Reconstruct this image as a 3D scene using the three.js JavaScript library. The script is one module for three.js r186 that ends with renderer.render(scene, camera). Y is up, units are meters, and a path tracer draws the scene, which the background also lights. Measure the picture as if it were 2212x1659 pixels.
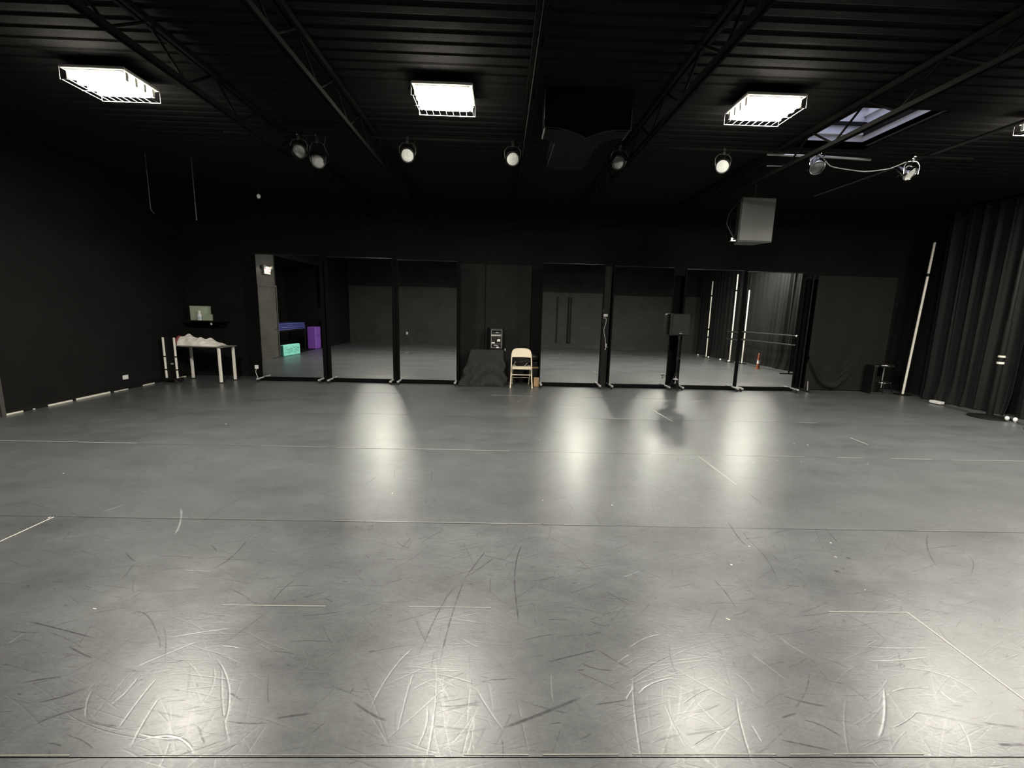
import * as THREE from 'three';
import { RoundedBoxGeometry } from 'three/addons/geometries/RoundedBoxGeometry.js';
import { mergeGeometries } from 'three/addons/utils/BufferGeometryUtils.js';
import { RectAreaLightUniformsLib } from 'three/addons/lights/RectAreaLightUniformsLib.js';

// ---------------------------------------------------------------- camera, sky, exposure
const scene = new THREE.Scene();
const camera = new THREE.PerspectiveCamera(2 * Math.atan(829.5 / 960) * 180 / Math.PI, 2212 / 1659, 0.05, 80);
camera.position.set(0, 1.55, 0);
camera.quaternion.setFromRotationMatrix(new THREE.Matrix4().makeBasis(
  new THREE.Vector3(0.99938520, 0.02493998, 0.02464187),
  new THREE.Vector3(-0.02048629, 0.98577011, -0.16684603),
  new THREE.Vector3(-0.02845236, 0.16623863, 0.98567499)));
scene.add(camera);
const SKY = new THREE.Color(0.056, 0.0565, 0.063);          // overcast dusk above the skylight
scene.background = SKY;
const renderer = new THREE.WebGLRenderer({ antialias: true });
renderer.toneMapping = THREE.LinearToneMapping;
renderer.toneMappingExposure = 40;
renderer.shadowMap.enabled = true;
RectAreaLightUniformsLib.init();
const LAMP_COLOUR = new THREE.Color(1.0, 0.95, 0.85);
const LAMP_LIGHT = 8.5;                                      // radiance of a fitting's open underside
const TUBE_GLOW = 2.2;

// ---------------------------------------------------------------- small tools
let seed = 12345;
const rnd = () => { seed = (seed + 0x6D2B79F5) >>> 0; let t = Math.imul(seed ^ (seed >>> 15), 1 | seed); t = (t + Math.imul(t ^ (t >>> 7), 61 | t)) ^ t; return ((t ^ (t >>> 14)) >>> 0) / 4294967296; };
const rr = (a, b) => a + (b - a) * rnd();
const used = new Map();
const numbered = (n) => { const k = used.get(n) ?? 0; used.set(n, k + 1); return k ? `${n}_${String(k).padStart(3, '0')}` : n; };
const V = (x, y, z) => new THREE.Vector3(x, y, z);

function metreUV(g) {                                       // uv in metres by the dominant side of each face
  g = g.index ? g.toNonIndexed() : g;
  g.computeVertexNormals === undefined || g.attributes.normal || g.computeVertexNormals();
  const p = g.attributes.position, n = p.count, uv = new Float32Array(n * 2);
  const a = V(0, 0, 0), b = V(0, 0, 0), c = V(0, 0, 0);
  for (let i = 0; i < n; i += 3) {
    a.fromBufferAttribute(p, i); b.fromBufferAttribute(p, i + 1); c.fromBufferAttribute(p, i + 2);
    const m = b.clone().sub(a).cross(c.clone().sub(a));
    const ax = Math.abs(m.x), ay = Math.abs(m.y), az = Math.abs(m.z);
    [a, b, c].forEach((q, k) => {
      const [s, t] = ax >= ay && ax >= az ? [q.z, q.y] : ay >= az ? [q.x, q.z] : [q.x, q.y];
      uv[(i + k) * 2] = s; uv[(i + k) * 2 + 1] = t;
    });
  }
  g.setAttribute('uv', new THREE.BufferAttribute(uv, 2));
  for (const k of Object.keys(g.attributes)) if (!['position', 'normal', 'uv'].includes(k)) g.deleteAttribute(k);
  return g;
}
const join = (...gs) => mergeGeometries(gs.flat().map(metreUV));
const box = (w, h, d, x = 0, y = 0, z = 0) => new THREE.BoxGeometry(w, h, d).translate(x, y, z);
const rbox = (w, h, d, x = 0, y = 0, z = 0, r = 0.01, s = 2) => new RoundedBoxGeometry(w, h, d, s, Math.min(r, w / 2.01, h / 2.01, d / 2.01)).translate(x, y, z);
function rod(a, b, r, seg = 10, r2 = r) {
  a = V(...a); b = V(...b);
  const d = b.clone().sub(a), g = new THREE.CylinderGeometry(r2, r, d.length(), seg);
  g.applyQuaternion(new THREE.Quaternion().setFromUnitVectors(V(0, 1, 0), d.clone().normalize()));
  return g.translate((a.x + b.x) / 2, (a.y + b.y) / 2, (a.z + b.z) / 2);
}
const tube = (pts, r, n = 40, seg = 8, closed = false) => new THREE.TubeGeometry(new THREE.CatmullRomCurve3(pts.map((p) => V(...p)), closed, 'catmullrom', 0.3), n, r, seg, closed);
const lathe = (pts, seg = 28) => new THREE.LatheGeometry(pts.map(([x, y]) => new THREE.Vector2(x, y)), seg);
function mesh(name, geo, mat, parent) {
  const m = new THREE.Mesh(metreUV(Array.isArray(geo) ? join(geo) : geo), mat);
  m.name = parent ? name : numbered(name);
  m.castShadow = m.receiveShadow = true;
  (parent ?? scene).add(m);
  return m;
}
const each = (name, geos, mat, parent) => geos.map((g) => mesh(name, g, mat, parent));   // pieces that lie apart: one part each
function tag(o, label, category, group) {
  o.userData.label = label; o.userData.category = category;
  if (group) o.userData.group = group;
  return o;
}
function thing(name, label, category, [x, y, z] = [0, 0, 0], turn = 0, group) {
  const o = new THREE.Group();
  o.name = numbered(name); o.position.set(x, y, z); o.rotation.y = turn;
  scene.add(o);
  return tag(o, label, category, group);
}
function structure(name) {
  const o = new THREE.Group(); o.name = name; o.userData.kind = 'structure'; scene.add(o); return o;
}
function copyOf(root, [x, y, z], label, turn = root.rotation.y) {
  const c = root.clone(); c.name = numbered(root.name.replace(/_\d{3}$/, '')); c.position.set(x, y, z); c.rotation.y = turn;
  c.userData = { ...root.userData, label }; scene.add(c); return c;
}

// ---------------------------------------------------------------- computed textures
const N = 512;
function valueNoise(cells, out, amp, size) {
  const g = Float32Array.from({ length: cells * cells }, rnd);
  for (let y = 0; y < size; y++) {
    const fy = y / size * cells, y0 = fy | 0, ty = fy - y0, sy = ty * ty * (3 - 2 * ty), r0 = y0 * cells, r1 = ((y0 + 1) % cells) * cells;
    for (let x = 0; x < size; x++) {
      const fx = x / size * cells, x0 = fx | 0, tx = fx - x0, sx = tx * tx * (3 - 2 * tx), x1 = (x0 + 1) % cells;
      const t = g[r0 + x0] + (g[r0 + x1] - g[r0 + x0]) * sx, b = g[r1 + x0] + (g[r1 + x1] - g[r1 + x0]) * sx;
      out[y * size + x] += amp * (t + (b - t) * sy - 0.5);
    }
  }
}
const FBM = new Float32Array(N * N);
[[4, 1], [8, 0.8], [16, 0.65], [32, 0.5], [64, 0.4], [128, 0.3], [256, 0.2]].forEach(([c, a]) => valueNoise(c, FBM, a, N));
const FINE = new Float32Array(N * N);
[[64, 0.6], [128, 0.8], [256, 0.7]].forEach(([c, a]) => valueNoise(c, FINE, a, N));
const at = (f, x, y) => f[(((y | 0) % N + N) % N) * N + (((x | 0) % N + N) % N)];
function texture(w, h, fill, srgb, repeat = [1, 1], wrap = THREE.RepeatWrapping) {
  const data = new Uint8Array(w * h * 4);
  for (let y = 0, i = 0; y < h; y++) for (let x = 0; x < w; x++, i += 4) {
    const c = fill(x, y);
    data[i] = Math.max(0, Math.min(255, c[0])); data[i + 1] = Math.max(0, Math.min(255, c[1])); data[i + 2] = Math.max(0, Math.min(255, c[2])); data[i + 3] = c[3] ?? 255;
  }
  const t = new THREE.DataTexture(data, w, h);
  t.magFilter = THREE.LinearFilter; t.wrapS = t.wrapT = wrap; t.repeat.set(...repeat);
  if (srgb) t.colorSpace = THREE.SRGBColorSpace;
  t.needsUpdate = true;
  return t;
}
const grainTex = texture(N, N, (x, y) => { const v = 128 + 70 * at(FINE, x, y) + 25 * at(FBM, x, y); return [v, v, v]; }, false, [1.6, 1.6]);
const blotchTex = texture(N, N, (x, y) => { const v = 225 + 26 * at(FBM, x, y) + 10 * at(FINE, x, y); return [v, v, v]; }, true, [0.45, 0.45]);
const clothTex = texture(256, 256, (x, y) => { const v = 128 + 50 * Math.sin(x * Math.PI / 2) * Math.sin(y * Math.PI / 2) + 60 * at(FINE, x * 2, y * 2); return [v, v, v]; }, false, [4, 4]);
const blockTex = texture(512, 512, (x, y) => {             // two courses of concrete block, 0.4 m by 0.2 m, with raked joints
  const row = Math.floor(y / 256), u = (x + (row ? 256 : 0)) % 512, v = y % 256;
  const joint = Math.min(u, 512 - u, 9999) < 7 || Math.min(v, 256 - v) < 7 ? 0 : 1;
  const k = 60 + joint * 130 + 34 * at(FINE, x, y) + 20 * at(FBM, x, y);
  return [k, k, k];
}, false, [2.5, 2.5]);

const std = (hex, roughness = 0.6, metalness = 0, more = {}) => new THREE.MeshStandardMaterial({ color: hex, roughness, metalness, bumpMap: grainTex, bumpScale: 0.0006, ...more });
const lin = (r, g, b) => new THREE.Color().setRGB(r, g, b);
const black = (v, roughness = 0.9, spec = 0.25, more = {}) => new THREE.MeshPhysicalMaterial({ color: lin(v, v * 0.97, v * 0.92), roughness, specularIntensity: spec, bumpMap: grainTex, bumpScale: 0.0015, ...more });
const M = {
  wallPaint: black(0.009, 0.8, 0.35, { map: blotchTex, bumpScale: 0.003 }),
  wallBlock: std(lin(0.042, 0.0415, 0.038), 0.8, 0, { bumpMap: blockTex, bumpScale: 0.006, map: blotchTex }),
  wallUpper: black(0.021, 0.9, 0.3, { map: blotchTex, bumpMap: blockTex, bumpScale: 0.006 }),
  wallBack: black(0.009, 0.9, 0.3, { map: blotchTex }),
  panelBlack: black(0.019, 0.9, 0.3, { map: blotchTex }),
  deck: black(0.011, 0.95, 0.12),
  frameBlack: black(0.0035, 0.8, 0.12),
  joistBlack: black(0.008, 0.95, 0.12),
  steelBlack: black(0.0055, 0.6, 0.4),
  steelWorn: std(lin(0.05, 0.05, 0.049), 0.45, 0.4),
  blackPlastic: black(0.007, 0.5, 0.6),
  blackSatin: black(0.008, 0.35, 0.7),
  greyPlastic: std(lin(0.32, 0.32, 0.31), 0.4),
  topRail: std(lin(0.03, 0.03, 0.03), 0.2, 0.6, { bumpScale: 0.0001 }),
  chrome: std(lin(0.75, 0.75, 0.76), 0.16, 1, { bumpScale: 0.0001 }),
  alu: std(lin(0.62, 0.62, 0.60), 0.32, 0.85),
  whitePaint: std(lin(0.88, 0.85, 0.76), 0.45),
  whitePlastic: std(lin(0.80, 0.80, 0.77), 0.4),
  creamMetal: std(lin(0.66, 0.57, 0.42), 0.38),
  rubber: std(lin(0.015, 0.015, 0.015), 0.8),
  wood: std(lin(0.42, 0.27, 0.13), 0.55, 0, { map: blotchTex }),
  mirror: new THREE.MeshStandardMaterial({ color: lin(0.86, 0.88, 0.87), roughness: 0.0, metalness: 1 }),
  blackCloth: new THREE.MeshPhysicalMaterial({ color: lin(0.012, 0.012, 0.0115), roughness: 0.95, specularIntensity: 0.3, sheen: 0.15, sheenRoughness: 0.5, sheenColor: lin(0.35, 0.35, 0.34), bumpMap: clothTex, bumpScale: 0.0008, side: THREE.DoubleSide }),
  curtain: new THREE.MeshPhysicalMaterial({ color: lin(0.0105, 0.0107, 0.0106), roughness: 0.9, specularIntensity: 0.4, sheen: 0.25, sheenRoughness: 0.4, sheenColor: lin(0.5, 0.5, 0.48), bumpMap: clothTex, bumpScale: 0.0008, side: THREE.DoubleSide }),
  whiteCloth: std(lin(0.84, 0.81, 0.74), 0.95, 0, { bumpMap: clothTex, bumpScale: 0.001, side: THREE.DoubleSide }),
  redCloth: std(lin(0.30, 0.07, 0.06), 0.95, 0, { bumpMap: clothTex, bumpScale: 0.001, side: THREE.DoubleSide }),
  tape: std(lin(0.36, 0.35, 0.31), 0.4),  // floor marking tape, also the painted glints along the seams
  whiteTape: std(lin(0.66, 0.64, 0.56), 0.5),
  wellWhite: std(lin(0.74, 0.74, 0.76), 0.6),
};

// ---------------------------------------------------------------- the room
const XL = -6.5, XR = 8.7, ZB = -9.5, ZR = 1.5, CEIL = 3.62;
const SK = { x0: 3.45, x1: 4.48, z0: -5.88, z1: -4.75 };     // skylight opening

// floor: a slab with six rolled-out vinyl strips, each its own piece, a narrow seam between them
const DARK_MARKS = [
  [-0.18, -2.36, -0.22, -2.05, -0.24, -1.73, 6], [-0.22, -2.28, -0.28, -2.13, -0.34, -1.78, 6], [0.11, -2.37, 0.11, -2.23, 0.12, -2, 6], [-0.03, -2.37, -0.03, -2.28, -0.03, -2.22, 4], [0.04, -1.43, 0.19, -1.49, 0.35, -1.56, 12],
  [0.22, -1.74, 0.35, -1.78, 0.48, -1.82, 7], [0.48, -1.82, 0.54, -1.76, 0.6, -1.71, 5], [0.39, -1.74, 0.45, -1.71, 0.52, -1.7, 6], [0.13, -1.87, 0.21, -1.9, 0.29, -1.92, 5], [0.62, -2.25, 0.67, -2.2, 0.72, -2.13, 5],
  [0.83, -1.86, 0.8, -1.75, 0.8, -1.67, 4], [-0.55, -1.54, -0.47, -1.49, -0.4, -1.46, 9], [-0.44, -1.78, -0.41, -1.78, -0.37, -1.78, 4], [0.17, -1.34, 0.19, -1.34, 0.21, -1.34, 4], [0.41, -1.53, 0.48, -1.54, 0.54, -1.55, 5],
  [-2.26, -1.99, -2.07, -1.94, -1.85, -1.88, 7], [-1.82, -2.05, -1.74, -2.04, -1.58, -1.9, 5], [-1.58, -1.9, -1.54, -1.86, -1.51, -1.82, 5], [-1.61, -1.97, -1.52, -1.87, -1.42, -1.72, 4], [-1.14, -2.34, -1.17, -2.24, -1.17, -2.14, 5],
  [-1.15, -2.08, -1.2, -1.96, -1.25, -1.83, 6], [-1.92, -1.83, -1.83, -1.79, -1.75, -1.76, 7], [-1.57, -1.69, -1.52, -1.69, -1.46, -1.69, 4], [-1.92, -1.63, -1.85, -1.65, -1.79, -1.66, 8], [-1.76, -1.54, -1.69, -1.57, -1.64, -1.61, 8],
  [-1.68, -1.45, -1.63, -1.49, -1.56, -1.52, 8], [-1.52, -1.47, -1.45, -1.45, -1.38, -1.44, 6], [-0.82, -1.47, -0.77, -1.48, -0.7, -1.49, 10], [-0.66, -1.41, -0.65, -1.43, -0.63, -1.45, 4], [-0.96, -1.86, -0.87, -1.87, -0.75, -1.86, 5],
  [-0.98, -2.04, -0.89, -2.05, -0.79, -2.07, 5], [-1, -1.46, -0.93, -1.45, -0.85, -1.45, 6], [1.78, -2.14, 1.89, -2.02, 1.91, -1.88, 4], [1.29, -2.39, 1.3, -2.25, 1.29, -2.12, 5], [1.49, -1.78, 1.55, -1.75, 1.59, -1.72, 5],
  [1.2, -1.57, 1.27, -1.54, 1.35, -1.52, 9], [1.13, -1.47, 1.16, -1.48, 1.2, -1.49, 7], [1.21, -1.46, 1.26, -1.44, 1.31, -1.39, 6], [1.07, -1.38, 1.15, -1.36, 1.23, -1.34, 7], [1.42, -1.66, 1.47, -1.64, 1.51, -1.63, 5],
  [1.51, -1.62, 1.53, -1.58, 1.54, -1.54, 4], [1.22, -1.72, 1.27, -1.74, 1.33, -1.75, 5], [2.26, -2.29, 2.27, -2.22, 2.28, -2.16, 4], [2.27, -1.99, 2.23, -1.9, 2.23, -1.85, 4], [1.88, -1.36, 1.93, -1.36, 1.98, -1.36, 12],
  [1.92, -1.45, 1.97, -1.44, 2.05, -1.43, 8], [1.19, -2.11, 1.13, -2.04, 1.06, -1.95, 4], [1.75, -3.1, 1.71, -2.89, 1.7, -2.77, 9], [1.76, -2.84, 1.75, -2.62, 1.68, -2.39, 5], [2.3, -2.62, 2.3, -2.62, 2.31, -2.62, 26],
  [2.17, -2.5, 2.17, -2.5, 2.17, -2.5, 24], [2.1, -2.47, 2.11, -2.47, 2.11, -2.47, 20], [1.76, -2.86, 1.77, -2.86, 1.77, -2.86, 20], [2.43, -3, 2.41, -2.91, 2.38, -2.82, 7], [3.18, -2.97, 2.96, -2.75, 2.81, -2.53, 6],
  [2.96, -2.75, 3.12, -2.78, 3.24, -2.8, 5], [2.21, -3.65, 2.21, -3.54, 2.21, -3.43, 9], [3.15, -2.66, 3.09, -2.57, 2.93, -2.44, 5], [-0.07, -2.66, -0.13, -2.5, -0.18, -2.36, 7], [-0.01, -2.59, -0.09, -2.48, -0.17, -2.38, 6],
  [0.17, -2.74, 0.13, -2.57, 0.11, -2.36, 6], [-0.67, -2.78, -0.62, -2.72, -0.56, -2.69, 5], [0.75, -3.26, 0.76, -3.15, 0.76, -3.03, 5], [-2.01, -3.56, -2.09, -3.26, -2.09, -2.99, 6], [-1.65, -2.78, -1.63, -2.58, -1.66, -2.44, 7],
  [-1.84, -2.7, -1.8, -2.67, -1.76, -2.63, 6], [-2.31, -2.62, -2.23, -2.55, -2.16, -2.51, 6], [-2.15, -2.48, -2.12, -2.4, -2.1, -2.34, 6],
];
const PALE_SCRATCHES = [
  [-0.34, -1.7, -0.35, -1.58, -0.35, -1.4, 3], [-0.37, -1.83, -0.44, -1.69, -0.48, -1.5, 4], [-0.07, -1.6, -0.02, -1.51, 0.04, -1.42, 3], [0.6, -1.66, 0.56, -1.51, 0.52, -1.28, 4], [0.25, -1.69, 0.24, -1.61, 0.24, -1.54, 4],
  [-0.25, -1.44, -0.16, -1.43, -0.06, -1.42, 4], [-0.22, -2.02, -0.14, -2.01, -0.06, -1.99, 3], [-0.1, -1.63, -0.1, -1.54, -0.1, -1.45, 3], [-0.26, -1.73, -0.23, -1.54, -0.23, -1.28, 5], [-0.21, -1.73, -0.21, -1.61, -0.18, -1.49, 3],
  [-0.26, -1.52, -0.25, -1.44, -0.27, -1.35, 4], [-0.33, -1.6, -0.29, -1.63, -0.25, -1.65, 3], [-0.25, -1.68, -0.17, -1.66, -0.08, -1.63, 4], [-0.25, -1.54, -0.17, -1.55, -0.08, -1.57, 4], [-0.22, -1.49, -0.13, -1.52, -0.04, -1.53, 4],
  [-0.16, -1.89, -0.12, -1.86, -0.07, -1.83, 3], [0.62, -1.82, 0.72, -1.89, 0.82, -1.92, 4], [0.55, -1.74, 0.59, -1.77, 0.62, -1.79, 4], [0.69, -1.53, 0.69, -1.45, 0.7, -1.36, 3], [0.58, -1.37, 0.64, -1.39, 0.71, -1.4, 4],
  [0.6, -1.58, 0.67, -1.63, 0.77, -1.66, 5], [0.54, -1.55, 0.56, -1.58, 0.59, -1.61, 5], [-1.53, -1.71, -1.46, -1.78, -1.36, -1.87, 4], [-1.22, -1.76, -1.08, -1.61, -1, -1.45, 4], [-1.48, -1.67, -1.47, -1.58, -1.48, -1.53, 4],
  [-1.4, -1.65, -1.39, -1.55, -1.37, -1.43, 4], [-1.32, -1.56, -1.3, -1.46, -1.27, -1.36, 4], [-1.31, -1.68, -1.18, -1.66, -1.05, -1.64, 3], [-1.26, -1.6, -1.18, -1.61, -1.1, -1.62, 3], [-1.3, -1.54, -1.25, -1.55, -1.21, -1.55, 3],
  [-1.17, -1.5, -1.1, -1.51, -1.03, -1.53, 3], [-1.28, -1.37, -1.16, -1.4, -1.04, -1.34, 9], [-1.28, -1.41, -1.16, -1.39, -1.11, -1.41, 7], [-1.21, -1.72, -1.15, -1.62, -1.14, -1.52, 3], [-0.98, -1.4, -0.93, -1.41, -0.88, -1.42, 4],
  [-1.52, -1.47, -1.58, -1.54, -1.61, -1.6, 4], [-1.24, -1.83, -1.2, -1.83, -1.16, -1.82, 4], [-1.12, -1.29, -1.13, -1.33, -1.15, -1.38, 4], [-1.53, -1.88, -1.39, -1.92, -1.26, -1.95, 4], [-2.2, -1.84, -2.2, -1.88, -2.2, -1.91, 5],
  [-2.12, -1.88, -2.13, -1.91, -2.12, -1.95, 4], [1.18, -1.81, 1.23, -1.72, 1.26, -1.65, 4], [1.39, -1.92, 1.42, -1.84, 1.47, -1.78, 6], [1.66, -1.61, 1.55, -1.48, 1.45, -1.39, 8], [1.05, -1.69, 1.08, -1.64, 1.08, -1.58, 3],
  [1, -1.57, 0.95, -1.44, 0.91, -1.28, 4], [0.82, -1.55, 0.86, -1.45, 0.92, -1.37, 3], [0.71, -1.4, 0.79, -1.41, 0.87, -1.42, 4], [0.99, -1.44, 0.99, -1.41, 0.99, -1.37, 4], [1.72, -1.76, 1.84, -1.76, 2.02, -1.78, 4],
  [1.84, -1.72, 2, -1.67, 2.04, -1.56, 4], [1.68, -1.59, 1.76, -1.61, 1.85, -1.61, 4], [1.66, -1.5, 1.79, -1.47, 1.93, -1.42, 4], [1.9, -1.62, 1.89, -1.57, 1.9, -1.53, 4], [1.65, -1.46, 1.69, -1.43, 1.76, -1.41, 4],
  [1.54, -1.43, 1.62, -1.46, 1.7, -1.5, 5], [1.61, -1.39, 1.6, -1.35, 1.58, -1.32, 4], [1.83, -1.47, 1.79, -1.39, 1.73, -1.32, 4], [0.76, -1.53, 0.84, -1.58, 0.92, -1.61, 4], [0.72, -1.35, 0.82, -1.4, 0.9, -1.43, 5],
  [3.39, -3.9, 3.46, -3.88, 3.52, -3.85, 6], [0.75, -2.39, 0.81, -2.42, 0.88, -2.46, 6], [1.94, -5.09, 2, -5.03, 2.07, -5, 7], [-2.91, -3.15, -2.88, -3.22, -2.85, -3.29, 8], [-2.4, -3.23, -2.26, -3.03, -2.16, -2.83, 12],
];
function stripMaps(X0, X1, Z0, Z1, W, H, dens, marks, fineN) {
  const col = new Float32Array(W * H), bump = new Float32Array(W * H), rough = new Float32Array(W * H), spec = new Float32Array(W * H).fill(1);
  const sx = (X1 - X0) / W, sz = (Z1 - Z0) / H;
  const ox = rnd() * N, oy = rnd() * N, calm = X1 > 5 ? 0.5 : X1 > 3 ? 0.85 : 1;
  for (let j = 0; j < H; j++) for (let i = 0; i < W; i++) {
    const x = X0 + i * sx, z = Z0 + j * sz, k = j * W + i;
    const big = calm * at(FBM, x * 60 + ox, z * 95 + oy), mid = calm * at(FBM, x * 230 + oy, z * 420 + ox), tiny = at(FINE, x * 520, z * 1100);
    col[k] = 1 + 0.14 * big + 0.22 * mid + 0.16 * tiny;
    bump[k] = 0.5 + 0.10 * at(FINE, x * 170 + ox, z * 620) + 0.05 * tiny + 0.10 * mid;
    rough[k] = 0.10 * big + 0.24 * mid + 0.22 * tiny; spec[k] = Math.min(1, 0.93 + 0.16 * mid + 0.12 * tiny);
  }
  const dab = (x, z, wx, c, b, r) => {                       // one soft round touch, wx metres wide
    const ci = (x - X0) / sx, cj = (z - Z0) / sz, ri = Math.max(0.75, wx / 2 / sx), rj = Math.max(0.75, wx / 2 / sz);
    const f = Math.min(1, wx / 2 / sx / 0.75) ;
    for (let j = Math.ceil(cj - rj); j <= cj + rj; j++) if (j >= 0 && j < H) for (let i = Math.ceil(ci - ri); i <= ci + ri; i++) if (i >= 0 && i < W) {
      const d = ((i - ci) / ri) ** 2 + ((j - cj) / rj) ** 2;
      if (d > 1) continue;
      const k = j * W + i, s = (1 - d * 0.6) * f;
      if (c < 0) col[k] = Math.min(col[k], 1 + c * s); else if (c > 0) col[k] = Math.max(col[k], 1 + c * s);
      if (b < 0) bump[k] = Math.min(bump[k], 0.5 + b * s); else if (b > 0) bump[k] = Math.max(bump[k], 0.5 + b * s);
      if (r) rough[k] = r * s;
      if (c < 0) spec[k] = Math.min(spec[k], 1 + 1.3 * c * s);
    }
  };
  const stroke = (x0, z0, xm, zm, x1, z1, w, c, b, r, broken = 0) => {
    const L = Math.hypot(xm - x0, zm - z0) + Math.hypot(x1 - xm, z1 - zm), n = Math.max(2, Math.ceil(L / Math.min(sx, sz) / 1.2));
    const qx = 2 * xm - (x0 + x1) / 2, qz = 2 * zm - (z0 + z1) / 2, ph = rnd() * 512;
    for (let t = 0; t <= n; t++) {
      const u = t / n, v = 1 - u, e = Math.min(1, 6 * u + 0.25, 6 * v + 0.25);
      const gap = 0.75 + 0.6 * at(FINE, ph + u * L * 220, ph) - broken * (at(FBM, ph, ph + u * L * 90) > 0.25 ? 1 : 0);
      if (gap > 0.15) dab(v * v * x0 + 2 * u * v * qx + u * u * x1, v * v * z0 + 2 * u * v * qz + u * u * z1, w * (0.6 + 0.4 * e), c * e * Math.min(1, gap), b * e, r);
    }
  };
  const area = (X1 - X0) * (Z1 - Z0);
  const spread = (n, dark) => { for (let k = 0; k < n; k++) {
    const x = rr(X0, X1), z = rr(Z0, Z1), a = (rnd() < 0.65 ? rr(-0.55, 0.55) : rr(-1.6, 1.6)) , l = 0.012 + 0.13 * rnd() ** 2.6, bend = rr(-0.12, 0.12) * l;
    const dx = Math.cos(a) * l, dz = Math.sin(a) * l;
    if (dark) stroke(x - dx, z - dz, x - bend * dz / l, z + bend * dx / l, x + dx, z + dz, rr(0.0022, 0.0065), -rr(0.18, 0.65), rnd() < 0.2 ? 0.2 : 0, 0.12, 0.5);
    else stroke(x - dx, z - dz, x - bend * dz / l, z + bend * dx / l, x + dx, z + dz, rr(0.0012, 0.0035), rr(0.08, 0.38), -rr(0.15, 0.45), -0.2, 0.6);
  } };
  spread(area * dens, true); spread(area * dens * 0.75, false);
  for (let k = 0; k < area * fineN; k++) {                   // long hair-thin scratches that only show where they catch a lamp
    const x = rr(X0, X1), z = rr(Z0, Z1), a = rnd() < 0.5 ? rr(-0.5, 0.5) : rr(-1.57, 1.57), l = 0.05 + 0.2 * rnd() ** 2, b = rr(-0.1, 0.1) * l, dx = Math.cos(a) * l, dz = Math.sin(a) * l;
    stroke(x - dx, z - dz, x - b * dz / l, z + b * dx / l, x + dx, z + dz, rr(0.0015, 0.0032), rr(0.05, 0.24), -rr(0.35, 0.7), -0.5, 0.4);
  }
  if (marks) {
    for (const [a, b, c, d, e, f, w] of DARK_MARKS) stroke(a, b, c, d, e, f, w * 0.0011, -0.68, 0.12, 0.15);
    for (const [a, b, c, d, e, f, w] of PALE_SCRATCHES) stroke(a, b, c, d, e, f, w * 0.0011, 0.95, -0.6, -0.3);
  }
  const wrap = THREE.MirroredRepeatWrapping;
  return {
    map: texture(W, H, (x, y) => { const v = FLOOR_TONE * col[y * W + x]; return [v * 0.96, v * 1.0, v * 1.01]; }, true, [1, 1], wrap),
    detail: texture(W, H, (x, y) => [255 * bump[y * W + x], 255 * (0.66 + 0.34 * rough[y * W + x]), 0, 255 * Math.max(0.1, spec[y * W + x])], false, [1, 1], wrap),
  };
}
const FLOOR_TONE = 73;
const floor = structure('floor');
mesh('slab', box(XR - XL + 0.6, 0.3, ZR - ZB + 0.6, (XL + XR) / 2, -0.155, (ZB + ZR) / 2), M.steelBlack, floor);
const SEAMS = [[1.5, 0], [-1.318, 0.003], [-3.03, 0.011], [-4.72, 0.013], [-6.32, 0.012], [-7.92, 0.012], [-9.5, 0]];
const STRIP_TEX = [[2.1, 1024, 512, 60], [3.9, 2048, 1024, 190], [5.6, 2048, 1024, 190], [7.6, 2048, 768, 60], [7.6, 1536, 512, 25], [7.6, 1536, 512, 18]];
for (let k = 0; k < 6; k++) {
  const [za, ka] = SEAMS[k], [zb, kb] = SEAMS[k + 1], [half, W, H, dens] = STRIP_TEX[k], g = 0.0022;
  const Z1 = k === 0 ? -0.4 : za + 0.05, Z0 = zb - 0.05;
  const maps = stripMaps(-half, half, Z0, Z1, W, H, dens, k < 4, [240, 210, 90, 20, 8, 5][k]);
  const zz = (x, z, m, o) => z + m * x + o;
  const P = [];
  const quad = (a, b, c, d) => P.push(a, b, c, a, c, d);
  const X = []; for (let i = 0; i <= 12; i++) X.push(XL + (XR - XL) * i / 12);
  for (let i = 0; i < 12; i++) {
    const x0 = X[i], x1 = X[i + 1], f = (x, y, near) => [x, y, near ? zz(x, za, ka, -g) : zz(x, zb, kb, g)];
    quad(f(x0, 0, 1), f(x1, 0, 1), f(x1, 0, 0), f(x0, 0, 0));
    quad(f(x0, -0.004, 1), f(x1, -0.004, 1), f(x1, 0, 1), f(x0, 0, 1));
    quad(f(x1, -0.004, 0), f(x0, -0.004, 0), f(x0, 0, 0), f(x1, 0, 0));
  }
  const geo = new THREE.BufferGeometry();
  geo.setAttribute('position', new THREE.BufferAttribute(new Float32Array(P.flat()), 3));
  geo.setAttribute('uv', new THREE.BufferAttribute(new Float32Array(P.flatMap(([x, , z]) => [(x + half) / (2 * half), (z - Z0) / (Z1 - Z0)])), 2));
  geo.computeVertexNormals();
  const mat = new THREE.MeshPhysicalMaterial({
    map: maps.map, bumpMap: maps.detail, bumpScale: 0.0008, roughnessMap: maps.detail, specularIntensityMap: maps.detail, roughness: 0.50, ior: 1.5, specularIntensity: 0.75,
    clearcoat: 0.6, clearcoatRoughness: 0.58,
  });
  const m = new THREE.Mesh(geo, mat); m.name = 'vinyl_strip'; m.castShadow = m.receiveShadow = true; floor.add(m);
}
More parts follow.
